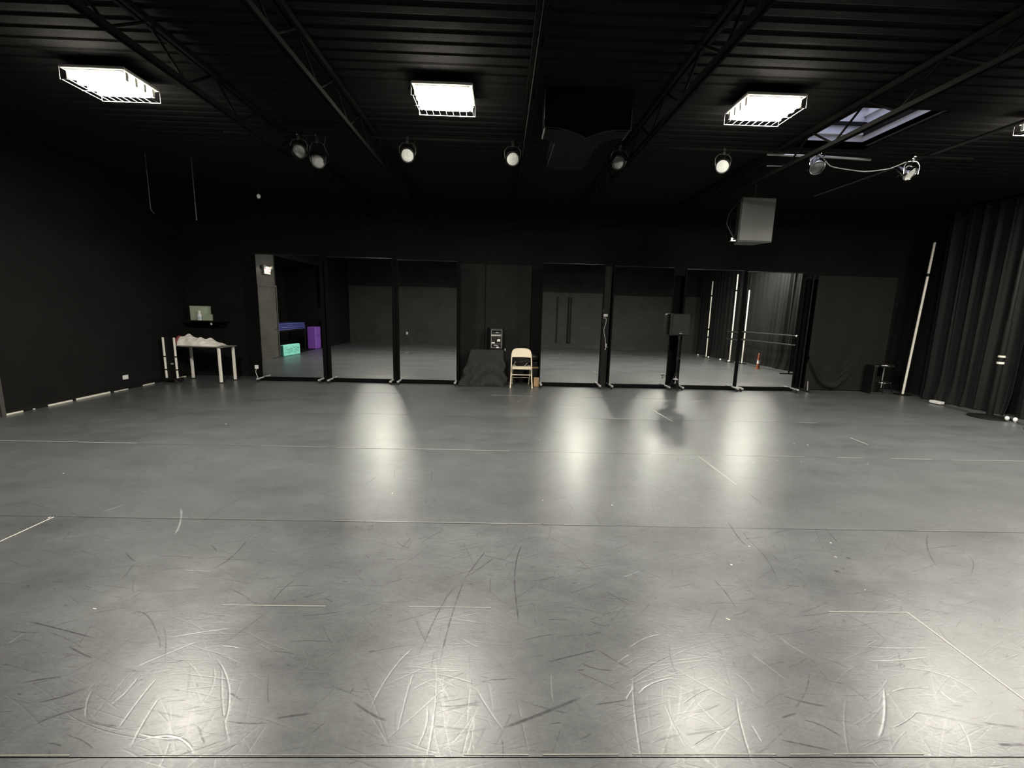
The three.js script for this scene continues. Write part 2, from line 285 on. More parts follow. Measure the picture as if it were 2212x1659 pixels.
// pale strips painted as glints on lifted seam edges; others are tape floor markings
function floorLine(name, x0, z0, x1, z1, w, mat = M.tape) {
  const dx = x1 - x0, dz = z1 - z0, l = Math.hypot(dx, dz);
  mesh(name, box(l, 0.0012, w * 0.6).rotateY(-Math.atan2(dz, dx)).translate((x0 + x1) / 2, 0.0008, (z0 + z1) / 2), mat, floor);
}
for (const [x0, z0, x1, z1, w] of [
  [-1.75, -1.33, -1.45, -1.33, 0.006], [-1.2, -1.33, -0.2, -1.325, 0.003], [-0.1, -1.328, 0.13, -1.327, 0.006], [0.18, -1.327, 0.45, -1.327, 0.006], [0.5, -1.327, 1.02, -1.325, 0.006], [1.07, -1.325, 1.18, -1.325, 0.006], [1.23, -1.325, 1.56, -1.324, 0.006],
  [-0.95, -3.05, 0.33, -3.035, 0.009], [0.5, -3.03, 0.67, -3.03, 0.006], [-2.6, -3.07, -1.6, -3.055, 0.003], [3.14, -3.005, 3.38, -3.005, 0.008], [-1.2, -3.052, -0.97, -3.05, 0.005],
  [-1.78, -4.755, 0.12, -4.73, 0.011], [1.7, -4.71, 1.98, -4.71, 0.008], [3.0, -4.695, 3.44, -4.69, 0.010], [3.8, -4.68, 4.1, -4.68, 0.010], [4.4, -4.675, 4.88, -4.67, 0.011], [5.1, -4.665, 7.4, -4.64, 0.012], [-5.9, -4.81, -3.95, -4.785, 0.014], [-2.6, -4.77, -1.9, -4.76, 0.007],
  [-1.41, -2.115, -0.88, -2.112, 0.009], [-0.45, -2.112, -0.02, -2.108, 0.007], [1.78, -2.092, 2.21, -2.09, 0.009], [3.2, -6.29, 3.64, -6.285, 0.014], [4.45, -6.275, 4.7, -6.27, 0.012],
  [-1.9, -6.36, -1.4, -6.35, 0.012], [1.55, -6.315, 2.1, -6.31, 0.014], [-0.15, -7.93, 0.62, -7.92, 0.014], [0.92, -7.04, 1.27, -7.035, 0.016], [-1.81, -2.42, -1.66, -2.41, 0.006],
]) floorLine('seam_glint_tape', x0, z0, x1, z1, w);
floorLine('marking_tape', 2.21, -2.09, 2.21, -1.42, 0.016);
floorLine('marking_tape', 2.21, -4.66, 2.21, -3.85, 0.010, M.tape);
floorLine('marking_tape', 2.49, -7.0, 2.52, -6.2, 0.014);
floorLine('marking_tape', 4.61, -5.52, 4.59, -5.2, 0.014);
floorLine('marking_tape', -3.18, -2.55, -3.17, -3.06, 0.013, M.whiteTape);
for (let k = 0; k < 26; k++) mesh('tape_scrap', box(rr(0.008, 0.022), 0.0012, rr(0.004, 0.01)).rotateY(rr(0, 3)).translate(rr(-4.5, 4.5), 0.0006, rr(-6.5, -2.0)), M.whiteTape, floor);

// walls (0.2 m thick); the one beside the camera's start of frame has a doorway and an alcove
const T = 0.2, H = CEIL + 0.25;
const wallLeft = structure('wall_left');
const ALC = { z0: -4.72, z1: -1.35, depth: 1.3, h: 2.9 };
mesh('wall_face', [
  box(T, H, ALC.z0 - ZB + T, XL - T / 2, H / 2, (ALC.z0 + ZB - T) / 2),
  box(T, H, ZR + T - ALC.z1, XL - T / 2, H / 2, (ALC.z1 + ZR + T) / 2),
  box(T, H - ALC.h, ALC.z1 - ALC.z0, XL - T / 2, (H + ALC.h) / 2, (ALC.z0 + ALC.z1) / 2),
], M.wallPaint, wallLeft);
mesh('alcove', [
  box(T, ALC.h + 0.1, ALC.z1 - ALC.z0 + 2 * T, XL - ALC.depth - T / 2, ALC.h / 2, (ALC.z0 + ALC.z1) / 2),
  box(ALC.depth, ALC.h + 0.1, T, XL - ALC.depth / 2 - 0.001, ALC.h / 2, ALC.z0 - T / 2),
  box(ALC.depth, ALC.h + 0.1, T, XL - ALC.depth / 2 - 0.001, ALC.h / 2, ALC.z1 + T / 2),
  box(ALC.depth, 0.1, ALC.z1 - ALC.z0, XL - ALC.depth / 2 - 0.001, ALC.h + 0.05, (ALC.z0 + ALC.z1) / 2),
  box(ALC.depth, 0.2, ALC.z1 - ALC.z0, XL - ALC.depth / 2 - 0.001, -0.1, (ALC.z0 + ALC.z1) / 2),
], M.steelBlack, wallLeft);
const wallBack = structure('wall_back');
mesh('wall_face', box(XR - XL + 2 * T, H, T, (XL + XR) / 2, H / 2, ZB - T / 2), M.wallBack, wallBack);
for (const [x0, x1, top] of [[-0.98, -0.335, 2.45], [-0.325, 0.63, 2.45]])                    // boards behind the chair, a joint between
  mesh('panel', rbox(x1 - x0, top, 0.03, (x0 + x1) / 2, top / 2, ZB + 0.016, 0.006, 1), M.panelBlack, wallBack);
const wallRight = structure('wall_right');
mesh('wall_face', box(T, H, ZR - ZB + 2 * T, XR + T / 2, H / 2, (ZB + ZR) / 2), M.wallPaint, wallRight);
const wallRear = structure('wall_rear');
mesh('block_wall', box(XR - XL + 2 * T, 2.4, T, (XL + XR) / 2, 1.2, ZR + T / 2), M.wallBlock, wallRear);
mesh('upper_wall', box(XR - XL + 2 * T, H - 2.4, T, (XL + XR) / 2, (H + 2.4) / 2, ZR + T / 2 + 0.004), M.wallUpper, wallRear);
const baseLeft = structure('baseboard_left');
mesh('board', box(0.012, 0.07, ALC.z0 - ZB - 1.15, XL + 0.006, 0.035, (ALC.z0 + ZB - 1.15) / 2), M.blackSatin, baseLeft);
for (const [z0, z1, w] of [[-5.2, -6.07, 0.03], [-6.41, -6.78, 0.034], [-6.84, -7.44, 0.04], [-7.52, -7.80, 0.022], [-8.13, -8.40, 0.03], [-8.93, -9.25, 0.03], [-6.20, -6.23, 0.02]])
  mesh('tape_edge', rbox(0.018, w * 0.8, z0 - z1, XL + 0.022, w * 0.4, (z0 + z1) / 2, 0.006, 1), M.whiteTape, baseLeft);

// ceiling: a ribbed steel deck in four sheets round the skylight, a slab above it
const ceiling = structure('ceiling');
function deckSheet(x0, x1, z0, z1) {
  const P = [], pitch = 0.15, d = 0.010;
  const prof = []; for (let z = Math.ceil(z0 / pitch) * pitch - pitch; z < z1 + pitch; z += pitch) prof.push([z, 0], [z + 0.075, 0], [z + 0.095, d], [z + 0.130, d]);
  const q = prof.map(([z, y]) => [Math.min(z1, Math.max(z0, z)), y]);
  const xs = [x0, x1];
  for (let i = 0; i + 1 < q.length; i++) {
    const [za, ya] = q[i], [zb, yb] = q[i + 1];
    if (zb - za < 1e-6) continue;
    const A = [xs[0], CEIL + ya, za], B = [xs[1], CEIL + ya, za], C = [xs[1], CEIL + yb, zb], D = [xs[0], CEIL + yb, zb];
    P.push(A, B, C, A, C, D);
  }
  const g = new THREE.BufferGeometry();
  g.setAttribute('position', new THREE.BufferAttribute(new Float32Array(P.flat()), 3)); g.computeVertexNormals();
  mesh('deck_sheet', join(g, box(x1 - x0, 0.06, z1 - z0, (x0 + x1) / 2, CEIL + 0.07, (z0 + z1) / 2)), M.deck, ceiling);
}
deckSheet(XL, SK.x0, ZB, ZR); deckSheet(SK.x1, XR, ZB, ZR); deckSheet(SK.x0, SK.x1, ZB, SK.z0); deckSheet(SK.x0, SK.x1, SK.z1, ZR);

// skylight: white-lined curb, ledges, glazing bars and a milky pane
const sky = structure('window_1');
const cx = (SK.x0 + SK.x1) / 2, cz = (SK.z0 + SK.z1) / 2, sw = SK.x1 - SK.x0, sd = SK.z1 - SK.z0, WH = 0.82, y0 = CEIL + 0.04;
for (const [w, d, x, z] of [[sw + 0.2, 0.1, cx, SK.z0 - 0.05], [sw + 0.2, 0.1, cx, SK.z1 + 0.05], [0.1, sd, SK.x0 - 0.05, cz], [0.1, sd, SK.x1 + 0.05, cz]])
  mesh('curb_wall', box(w, WH, d, x, y0 + WH / 2, z), M.wellWhite, sky);
for (const [h, t] of [[0.14, 0.024], [0.26, 0.035], [0.45, 0.026]]) mesh('ledge', box(sw, t, 0.035, cx, y0 + h, SK.z0 + 0.0175), h === 0.26 ? M.steelBlack : M.wellWhite, sky);
for (const [h, t, mat] of [[0.15, 0.045, M.steelBlack], [0.205, 0.012, M.steelBlack], [0.36, 0.026, M.wellWhite]]) mesh('ledge', box(0.03, t, sd, SK.x1 - 0.015, y0 + h, cz), mat, sky);
for (let k = 0; k < 3; k++) mesh('glazing_bar', box(0.04, 0.05, sd, SK.x0 + sw * (k + 0.5) / 3, y0 + WH - 0.03, cz), M.steelBlack, sky);
mesh('pane', box(sw + 0.2, 0.012, sd + 0.2, cx, y0 + WH + 0.006, cz), new THREE.MeshPhysicalMaterial({ color: 0xf4f6ff, transmission: 1, thickness: 0, roughness: 0.35, ior: 1.49 }), sky);

// door in the wall beside the camera (seen in the first mirror), with its frame
const door = structure('door_1');
const DZ0 = -5.78, DZ1 = -4.86, DH = 2.0;
const doorPaint = std(lin(0.075, 0.072, 0.063), 0.6, 0, { map: blotchTex });
mesh('door_frame', [box(0.06, DH + 0.06, 0.05, XL + 0.03, (DH + 0.06) / 2, DZ0 - 0.025), box(0.06, DH + 0.06, 0.05, XL + 0.03, (DH + 0.06) / 2, DZ1 + 0.025), box(0.06, 0.06, DZ1 - DZ0, XL + 0.03, DH + 0.03, (DZ0 + DZ1) / 2)], doorPaint, door);
for (const [a, b] of [[0.01, 0.16], [0.172, 0.89], [0.902, 1.57], [1.582, DH]]) mesh('door_panel', rbox(0.035, b - a, DZ1 - DZ0 - 0.008, XL + 0.028, (a + b) / 2, (DZ0 + DZ1) / 2, 0.006, 1), doorPaint, door);
each('door_groove_strip', [0.166, 0.896, 1.576].map((y) => box(0.03, 0.008, DZ1 - DZ0 - 0.02, XL + 0.034, y, (DZ0 + DZ1) / 2)), M.alu, door);
mesh('door_handle', [rod([XL + 0.04, 0.86, DZ1 - 0.05], [XL + 0.11, 0.86, DZ1 - 0.05], 0.012), rod([XL + 0.10, 0.86, DZ1 - 0.05], [XL + 0.10, 0.86, DZ1 - 0.17], 0.012), lathe([[0, 0.012], [0.03, 0.012], [0.03, 0], [0, 0]]).rotateZ(-Math.PI / 2).translate(XL + 0.05, 0.86, DZ1 - 0.05)], M.chrome, door);
const over = mesh('panel_over_door', box(0.03, 0.92, DZ1 - DZ0 + 0.02, XL + 0.015, DH + 0.06 + 0.46, (DZ0 + DZ1) / 2), doorPaint, door);

// ---------------------------------------------------------------- ceiling lamps
const tubeMat = new THREE.MeshStandardMaterial({ color: 0xfff6e6, emissive: LAMP_COLOUR, emissiveIntensity: TUBE_GLOW, roughness: 0.4 });
function makeLamp(label) {
  const t = thing('ceiling_light', label, 'ceiling light', [0, 3.42, -4.56], 0, 'ceiling lights in one row');
  const w = 0.55, d = 0.415;
  mesh('housing', rbox(w, 0.03, d, 0, 0.115, 0, 0.01), M.whitePaint, t);
  each('mounting_bracket', [box(0.05, 0.075, d * 0.7, -0.17, 0.165, 0), box(0.05, 0.075, d * 0.7, 0.17, 0.165, 0)], M.steelBlack, t);
  each('reflector', [-1.5, -0.5, 0.5, 1.5].map((k) => [rod([-w / 2 + 0.03, 0.098, k * 0.1 - 0.035], [w / 2 - 0.03, 0.098, k * 0.1 - 0.035], 0.010, 6), rod([-w / 2 + 0.03, 0.098, k * 0.1 + 0.035], [w / 2 - 0.03, 0.098, k * 0.1 + 0.035], 0.010, 6)]).flat(), M.whitePaint, t);
  for (const k of [-1.5, -0.5, 0.5, 1.5]) {
    mesh('lamp_tube', new THREE.CapsuleGeometry(0.019, w - 0.13, 4, 12).rotateZ(Math.PI / 2).translate(0, 0.047, k * 0.1), tubeMat, t);
    each('lamp_holder', [box(0.022, 0.075, 0.03, -w / 2 + 0.03, 0.068, k * 0.1), box(0.022, 0.075, 0.03, w / 2 - 0.03, 0.068, k * 0.1)], M.whitePlastic, t);
  }
  const wires = [];
  for (let k = -4; k <= 4; k++) wires.push(rod([k * 0.065, 0.004, -d / 2], [k * 0.065, 0.004, d / 2], 0.0016, 5));
  for (const z of [-d / 2, 0, d / 2]) wires.push(rod([-w / 2, 0.004, z], [w / 2, 0.004, z], 0.0022, 5));
  for (const x of [-w / 2, w / 2]) for (const z of [-d / 2, d / 2]) wires.push(rod([x, 0.004, z], [x, 0.12, z], 0.002, 5));
  mesh('wire_guard', wires, M.alu, t);
  const l = new THREE.RectAreaLight(LAMP_COLOUR, LAMP_LIGHT, w - 0.08, d - 0.04);
  l.rotation.x = -Math.PI / 2; l.position.y = 0.02; l.castShadow = true; t.add(l);
  return t;
}
const lamp = makeLamp('bright ceiling light above the table and blanket by the side wall');
lamp.position.x = -3.60;
copyOf(lamp, [-0.57, 3.42, -4.60], 'bright ceiling light in the row nearest the middle, before the black duct');
copyOf(lamp, [2.47, 3.42, -4.56], 'bright ceiling light beside the open skylight, above the hanging loudspeaker');
copyOf(lamp, [5.46, 3.42, -4.56], 'bright ceiling light cut by the frame edge, beyond the skylight and long pipe');
copyOf(lamp, [7.60, 3.42, -4.75], 'bright ceiling light close to the pleated curtain, seen by its glow on the cloth');

// ---------------------------------------------------------------- steel under the deck
function joist(x, label, webParts) {
  const t = thing('steel_joist', label, 'joist', [x, 0, 0], 0, 'black joists under the deck');
  const a = 3.33, b = 3.575, z0 = ZB + 0.05, z1 = ZR - 0.05;
  each('bottom_chord', [box(0.018, 0.04, z1 - z0, -0.017, a, (z0 + z1) / 2), box(0.018, 0.04, z1 - z0, 0.017, a, (z0 + z1) / 2)], M.joistBlack, t);
  each('top_chord', [box(0.03, 0.045, z1 - z0, -0.026, b, (z0 + z1) / 2), box(0.03, 0.045, z1 - z0, 0.026, b, (z0 + z1) / 2)], M.joistBlack, t);
  const bars = [];
  for (let z = z0, up = 0; z + 0.38 < z1; z += 0.38, up ^= 1) bars.push([z, rod([0, up ? b : a, z], [0, up ? a : b, z + 0.38], 0.011, 6)]);
  if (webParts) for (const [, g] of bars) mesh('web_bar', g, M.joistBlack, t);
  else mesh('web', bars.map(([, g]) => g), M.joistBlack, t).userData.kind = 'stuff';
}
joist(-2.65, 'black steel joist between the first two ceiling lights, fading into dark');
joist(-1.57, 'black steel joist just before the second ceiling light');
joist(0.24, 'black steel joist running beside the black duct, over the chair');
joist(1.50, 'black steel joist with twin rails, past the far side of the duct');
joist(3.42, 'black open web steel joist crossing the bright skylight', true);
function pipe(name, label, category, pts, r, mat, group) {
  const t = mesh(name, tube(pts, r, Math.max(8, pts.length * 14), 10), mat);
  return tag(t, label, category, group);
}
pipe('conduit', 'long grey pipe running under the ceiling beyond the skylight towards the last light', 'pipe', [[5.05, 3.49, -7.5], [5.08, 3.49, -5.2], [5.11, 3.49, -3.1]], 0.02, M.steelWorn);
pipe('conduit', 'pale horizontal pipe crossing just below the edge of the skylight', 'pipe', [[3.21, 3.49, -5.74], [3.96, 3.49, -5.755], [4.53, 3.48, -5.77]], 0.014, M.alu);
pipe('conduit', 'short thin pipe at the ceiling above the hanging loudspeaker', 'pipe', [[3.43, 3.48, -6.12], [3.71, 3.49, -6.14]], 0.009, M.alu);
pipe('lighting_pipe', 'black lighting pipe that carries the four round spotlights before the duct', 'pipe', [[-3.2, 3.46, -5.56], [-1.4, 3.46, -5.56], [0.40, 3.46, -5.56]], 0.0175, M.joistBlack);
pipe('lighting_pipe', 'black lighting pipe that carries the spotlights from the duct to the skylight', 'pipe', [[1.24, 3.46, -5.56], [3.4, 3.46, -5.56], [5.6, 3.46, -5.56]], 0.0175, M.joistBlack);
pipe('cable', 'thin loose cable drooping between the two chrome spotlights', 'cable', [[3.80, 3.40, -5.56], [3.92, 3.32, -5.57], [4.31, 3.28, -5.57], [4.61, 3.32, -5.57], [4.80, 3.40, -5.56]], 0.006, M.greyPlastic);

// ---------------------------------------------------------------- spotlights
function spot(label, [x, y, z], [ax, ay, az], mat, group) {
  const t = thing('spotlight', label, 'spotlight', [x, y, z], 0, group); t.scale.setScalar(0.87);
  const q = new THREE.Quaternion().setFromUnitVectors(V(0, 0, 1), V(ax - x, ay - y, az - z).normalize());
  const turned = (g) => g.applyQuaternion(q);
  mesh('can', turned(lathe([[0.001, -0.24], [0.045, -0.235], [0.062, -0.2], [0.078, -0.1], [0.092, -0.02], [0.094, 0.012], [0.084, 0.012], [0.082, -0.015], [0.07, -0.09]]).rotateX(Math.PI / 2)), mat, t);
  mesh('lens', turned(lathe([[0.0005, 0.004], [0.045, 0.001], [0.079, -0.006], [0.079, -0.012], [0.0005, -0.012]]).rotateX(Math.PI / 2)), lensMat, t);
  const up = Math.max(0.1, (3.46 - y) / 0.87), yoke = [[-0.1, 0.0, 0], [-0.108, up * 0.45, 0], [-0.06, up * 0.72, 0], [0.06, up * 0.72, 0], [0.108, up * 0.45, 0], [0.1, 0.0, 0]];
  mesh('yoke', tube(yoke, 0.007, 40, 6), mat, t);
  mesh('clamp', [box(0.035, up * 0.32, 0.03, 0, up * 0.84, 0), lathe([[0.022, -0.02], [0.034, -0.02], [0.034, 0.02], [0.022, 0.02], [0.022, -0.02]], 16).rotateZ(Math.PI / 2).translate(0, up, 0)], mat, t);
  mesh('power_lead', tube([[0.0, 0.02, -0.22], [0.08, 0.1, -0.2], [0.06, up * 0.7, -0.08], [0.12, up, 0]], 0.005, 24, 6), M.rubber, t);
  return t;
}
const lensMat = std(lin(0.24, 0.246, 0.231), 0.6, 0, { bumpScale: 0.001 });
const SG = 'round black spotlights on the lighting pipe';
spot('black round spotlight, uppermost of the pair hung by the second joist', [-2.36, 3.28, -5.56], [-1.2, 1.6, -1.5], M.blackPlastic, SG);
spot('black round spotlight, lowest of the pair at the start of the row', [-2.15, 3.18, -5.56], [-0.6, 1.2, -1.0], M.blackPlastic, SG);
spot('black round spotlight below the second ceiling light', [-1.12, 3.28, -5.56], [-0.4, 1.4, -0.6], M.blackPlastic, SG);
spot('black round spotlight beside the near edge of the black duct', [0.10, 3.28, -5.56], [0.1, 1.5, -0.6], M.blackPlastic, SG);
spot('black round spotlight beyond the black duct, above the fifth mirror', [1.35, 3.28, -5.56], [0.4, 1.6, -1.6], M.blackPlastic, SG);
spot('black round spotlight below the third ceiling light, over the hanging loudspeaker', [2.59, 3.28, -5.56], [0.8, 2.0, -1.5], M.blackPlastic, SG);
spot('chrome spotlight hanging below the near corner of the skylight', [3.73, 3.30, -5.56], [3.2, 0.9, -2.8], M.chrome, 'chrome spotlights');
spot('chrome spotlight hanging farthest along the pipe, beside the long grey pipe', [4.88, 3.265, -5.56], [5.9, 0.9, -3.2], M.chrome, 'chrome spotlights');

// ---------------------------------------------------------------- black duct
{
  const t = thing('air_duct', 'black sheet metal air duct with a wide hood and narrow neck under the ceiling', 'duct', [0, 0.214, 0]); t.scale.setScalar(0.862);
  const s = new THREE.Shape();
  s.moveTo(0.44, 3.94); s.lineTo(0.44, 3.54); s.quadraticCurveTo(0.72, 3.55, 0.91, 3.44); s.quadraticCurveTo(1.1, 3.55, 1.40, 3.54); s.lineTo(1.40, 3.94); s.lineTo(0.44, 3.94);
  mesh('hood_front', new THREE.ExtrudeGeometry(s, { depth: 0.02, bevelEnabled: false, curveSegments: 14 }).translate(0, 0, -5.32), M.blackSatin, t);
  const bounceLitBlack = black(0.014, 0.9, 0.15);  // duct black made paler underneath to stand for light off the floor
  each('hood', [box(0.02, 0.40, 0.32, 0.45, 3.74, -5.47), box(0.02, 0.40, 0.32, 1.39, 3.74, -5.47)], M.blackSatin, t);
  const u = new THREE.Shape();                              // underside: wide at the hood, drawn in to the neck
  u.moveTo(0.46, 5.33); u.lineTo(1.38, 5.33); u.lineTo(1.38, 5.50); u.quadraticCurveTo(1.12, 5.60, 1.12, 6.0); u.lineTo(1.12, 6.75); u.lineTo(0.62, 6.75); u.lineTo(0.60, 5.72); u.lineTo(0.46, 5.62); u.lineTo(0.46, 5.33);
  mesh('underside', new THREE.ExtrudeGeometry(u, { depth: 0.02, bevelEnabled: false, curveSegments: 14 }).rotateX(-Math.PI / 2).translate(0, 3.53, 0), bounceLitBlack, t);
  each('neck', [box(0.02, 0.4, 1.03, 0.61, 3.75, -6.24), box(0.02, 0.4, 1.0, 1.12, 3.75, -6.25), box(0.52, 0.4, 0.02, 0.865, 3.75, -6.75)], M.blackSatin, t);
  mesh('hanger_strap', box(0.006, 0.40, 0.02, 0.437, 3.75, -5.30), M.alu, t);
  mesh('hanger_strap', box(0.006, 0.22, 0.02, 1.403, 3.65, -5.30), M.alu, t);
  mesh('edge_strip', box(0.012, 0.012, 0.30, 0.445, 3.532, -5.47), M.alu, t);
  mesh('edge_strip', box(0.014, 0.012, 0.82, 0.603, 3.528, -6.16), M.steelWorn, t);
}

// ---------------------------------------------------------------- hanging loudspeaker
{
  const t = thing('hanging_loudspeaker', 'grey fronted loudspeaker hung from the ceiling on a thin rod', 'loudspeaker', [3.95, 2.68, -7.15]); t.scale.setScalar(0.862);
  const cab = new THREE.Shape();                            // trapezoid plan, wide at the grille
  cab.moveTo(-0.305, 0); cab.lineTo(0.305, 0); cab.lineTo(0.17, 0.38); cab.lineTo(-0.17, 0.38); cab.lineTo(-0.305, 0);
  mesh('cabinet', new THREE.ExtrudeGeometry(cab, { depth: 0.75, bevelEnabled: true, bevelSize: 0.008, bevelThickness: 0.008, bevelSegments: 2 }).rotateX(-Math.PI / 2).translate(0, 0.008, 0), std(lin(0.065, 0.065, 0.058), 0.6), t);
  mesh('grille', rbox(0.60, 0.74, 0.02, 0, 0.385, 0.016, 0.03, 4), std(lin(0.075, 0.079, 0.071), 0.6, 0, { bumpMap: clothTex, bumpScale: 0.001 }), t);
  mesh('yoke', [rod([-0.27, 0.08, -0.18], [-0.27, 0.70, -0.18], 0.012), rod([-0.27, 0.70, -0.18], [0.02, 0.83, -0.18], 0.012), rod([0.02, 0.83, -0.18], [0.27, 0.74, -0.18], 0.012)], M.steelBlack, t);
  mesh('hanging_rod', rod([0.02, 0.80, -0.18], [0.02, (CEIL - 2.68) / 0.862, -0.18], 0.011, 8), M.steelWorn, t);
  mesh('bracket', [rbox(0.10, 0.03, 0.06, -0.38, 0.02, -0.05, 0.006), rbox(0.04, 0.06, 0.05, -0.40, 0.045, -0.05, 0.006), rod([-0.33, 0.02, -0.05], [-0.27, 0.12, -0.12], 0.01)], M.chrome, t);
  mesh('speaker_cable', tube([[-0.34, 0.05, -0.06], [-0.42, 0.2, -0.1], [-0.47, 0.34, -0.14], [-0.40, 0.55, -0.2], [-0.25, 0.72, -0.2], [0.02, 0.85, -0.18]], 0.008, 40, 6), M.steelWorn, t);
  mesh('speaker_cable', tube([[-0.33, 0.1, -0.1], [-0.40, 0.3, -0.16], [-0.34, 0.5, -0.2], [-0.18, 0.6, -0.2]], 0.006, 30, 6), M.steelBlack, t);
}
// things that hang by the dark side wall
pipe('hanging_rod', 'thin dark rod with a bent tip hanging near the side wall', 'rod', [[-5.13, CEIL, -6.94], [-5.13, 3.1, -6.94], [-5.13, 2.87, -6.94], [-5.11, 2.82, -6.94], [-5.08, 2.79, -6.94]], 0.007, M.steelWorn, 'thin hanging rods');
pipe('hanging_rod', 'thin straight dark rod hanging farther from the side wall than the bent one', 'rod', [[-4.57, CEIL, -7.07], [-4.57, 3.2, -7.07], [-4.57, 2.74, -7.07]], 0.007, M.steelWorn, 'thin hanging rods');
{
  const t = thing('hanging_sensor', 'tiny pale hanging sensor on a thin stem above the first mirror', 'sensor', [-3.92, 3.23, -7.63]);
  mesh('stem', rod([0, 0.03, 0], [0, CEIL - 3.23, 0], 0.006, 6), M.steelBlack, t);
  mesh('sensor_head', lathe([[0.0005, -0.032], [0.02, -0.026], [0.03, -0.005], [0.028, 0.02], [0.012, 0.036], [0.0005, 0.038]], 16), M.whitePlastic, t);
}

// ---------------------------------------------------------------- rolling mirrors
function mirrorStand(label, x0, x1, lean, yaw, top = 2.44, fw = 0.05) {
  const w = x1 - x0, t = thing('rolling_mirror', label, 'mirror', [(x0 + x1) / 2, 0, -9.0], yaw, 'tall rolling mirrors in a row');
  const h0 = 0.085, hh = top - h0;
  const L = (g) => g.rotateX(-lean);                        // leans about the floor line
  mesh('mirror_glass', L(box(w, hh, 0.006, 0, h0 + hh / 2, 0)), M.mirror, t);
  mesh('backing_board', L(box(w, hh, 0.018, 0, h0 + hh / 2, -0.014)), M.frameBlack, t);
  for (const s of [-1, 1]) mesh('side_rail', L(rbox(fw, top - 0.02, 0.04, s * (w / 2 + fw / 2), (top - 0.02) / 2 + 0.03, -0.012, 0.006, 1)), M.frameBlack, t);
  mesh('top_rail', L(new THREE.CapsuleGeometry(0.014, w + 0.02, 4, 14).rotateZ(Math.PI / 2).translate(0, top + 0.012, -0.006)), M.topRail, t);
  mesh('bottom_rail', rbox(w + 2 * fw, 0.066, 0.04, 0, 0.046, -0.008, 0.006, 1), M.frameBlack, t);
  for (const s of [-1, 1]) {
    const fx = s * (w / 2 - 0.005);
    const f = mesh('foot', [rbox(0.042, 0.03, 0.52, fx, 0.068, -0.03, 0.012, 2), rbox(0.046, 0.036, 0.03, fx, 0.066, 0.235, 0.012, 2), rod([fx, 0.07, -0.05], [fx, 0.30, -0.05], 0.014)], M.greyPlastic, t);
    for (const z of [0.19, -0.26]) mesh('caster', [lathe([[0.0005, -0.012], [0.022, -0.012], [0.026, -0.006], [0.026, 0.006], [0.022, 0.012], [0.0005, 0.012]], 16).rotateZ(Math.PI / 2).translate(fx, 0.026, z), box(0.03, 0.02, 0.03, fx, 0.048, z)], M.rubber, f);
  }
  return t;
}
const D = Math.PI / 180;

mirrorStand('tall rolling mirror showing the door and mats, first from the table', -4.77, -3.56, 0.1 * D, 0, 2.47, 0.075);
mirrorStand('tall rolling mirror showing dark wall and floor, second from the table', -3.39, -2.16, 0.1 * D, 0, 2.45, 0.075);
mirrorStand('tall rolling mirror standing next to the draped table', -2.02, -0.88, 0.05 * D, 0, 2.43, 0.06);
mirrorStand('tall rolling mirror just past the cream folding chair', 0.83, 2.03, 0.25 * D, 0, 2.45, 0.03);
mirrorStand('tall rolling mirror between the wall post with wires and the speaker stand', 2.255, 3.44, 0.4 * D, 2.0 * D, 2.43, 0.03);
mirrorStand('tall rolling mirror beside the speaker stand, showing one white pole', 3.71, 4.85, 0.4 * D, 0, 2.41, 0.038);
mirrorStand('tall rolling mirror showing the bright pleated curtain and barre', 4.93, 6.09, 0.25 * D, 0, 2.395, 0.038);

// ---------------------------------------------------------------- wall post with outlet and wires
{
  const t = structure('trim_1');
  mesh('post', rbox(0.145, 2.44, 0.42, 2.14, 1.22, ZB + 0.215, 0.01, 1), M.panelBlack, t);
  const o = thing('wall_outlet', 'pale outlet box with hanging wires on the dark post between two mirrors', 'outlet', [2.098, 1.47, ZB + 0.445]);
  mesh('outlet_box', rbox(0.09, 0.055, 0.04, 0.02, 0, 0, 0.006), M.greyPlastic, o);
  mesh('conduit_pipe', [rod([-0.035, -0.25, 0.0], [-0.035, 0.10, 0.0], 0.009), rod([-0.035, 0.06, 0.0], [-0.035, 0.12, 0.0], 0.013)], M.alu, o);
  mesh('wire', tube([[-0.03, -0.05, 0.02], [0.03, -0.06, 0.03], [0.035, -0.15, 0.02], [0.0, -0.3, 0.02], [0.045, -0.5, 0.02], [0.06, -0.62, 0.02], [0.085, -0.64, 0.02], [0.11, -0.645, 0.0]], 0.006, 60, 6), M.greyPlastic, o);
  mesh('plug', [rbox(0.03, 0.07, 0.03, 0.06, -0.6, 0.02, 0.008), rod([0.05, -0.70, 0.02], [0.07, -0.6, 0.02], 0.008)], M.greyPlastic, o);
}

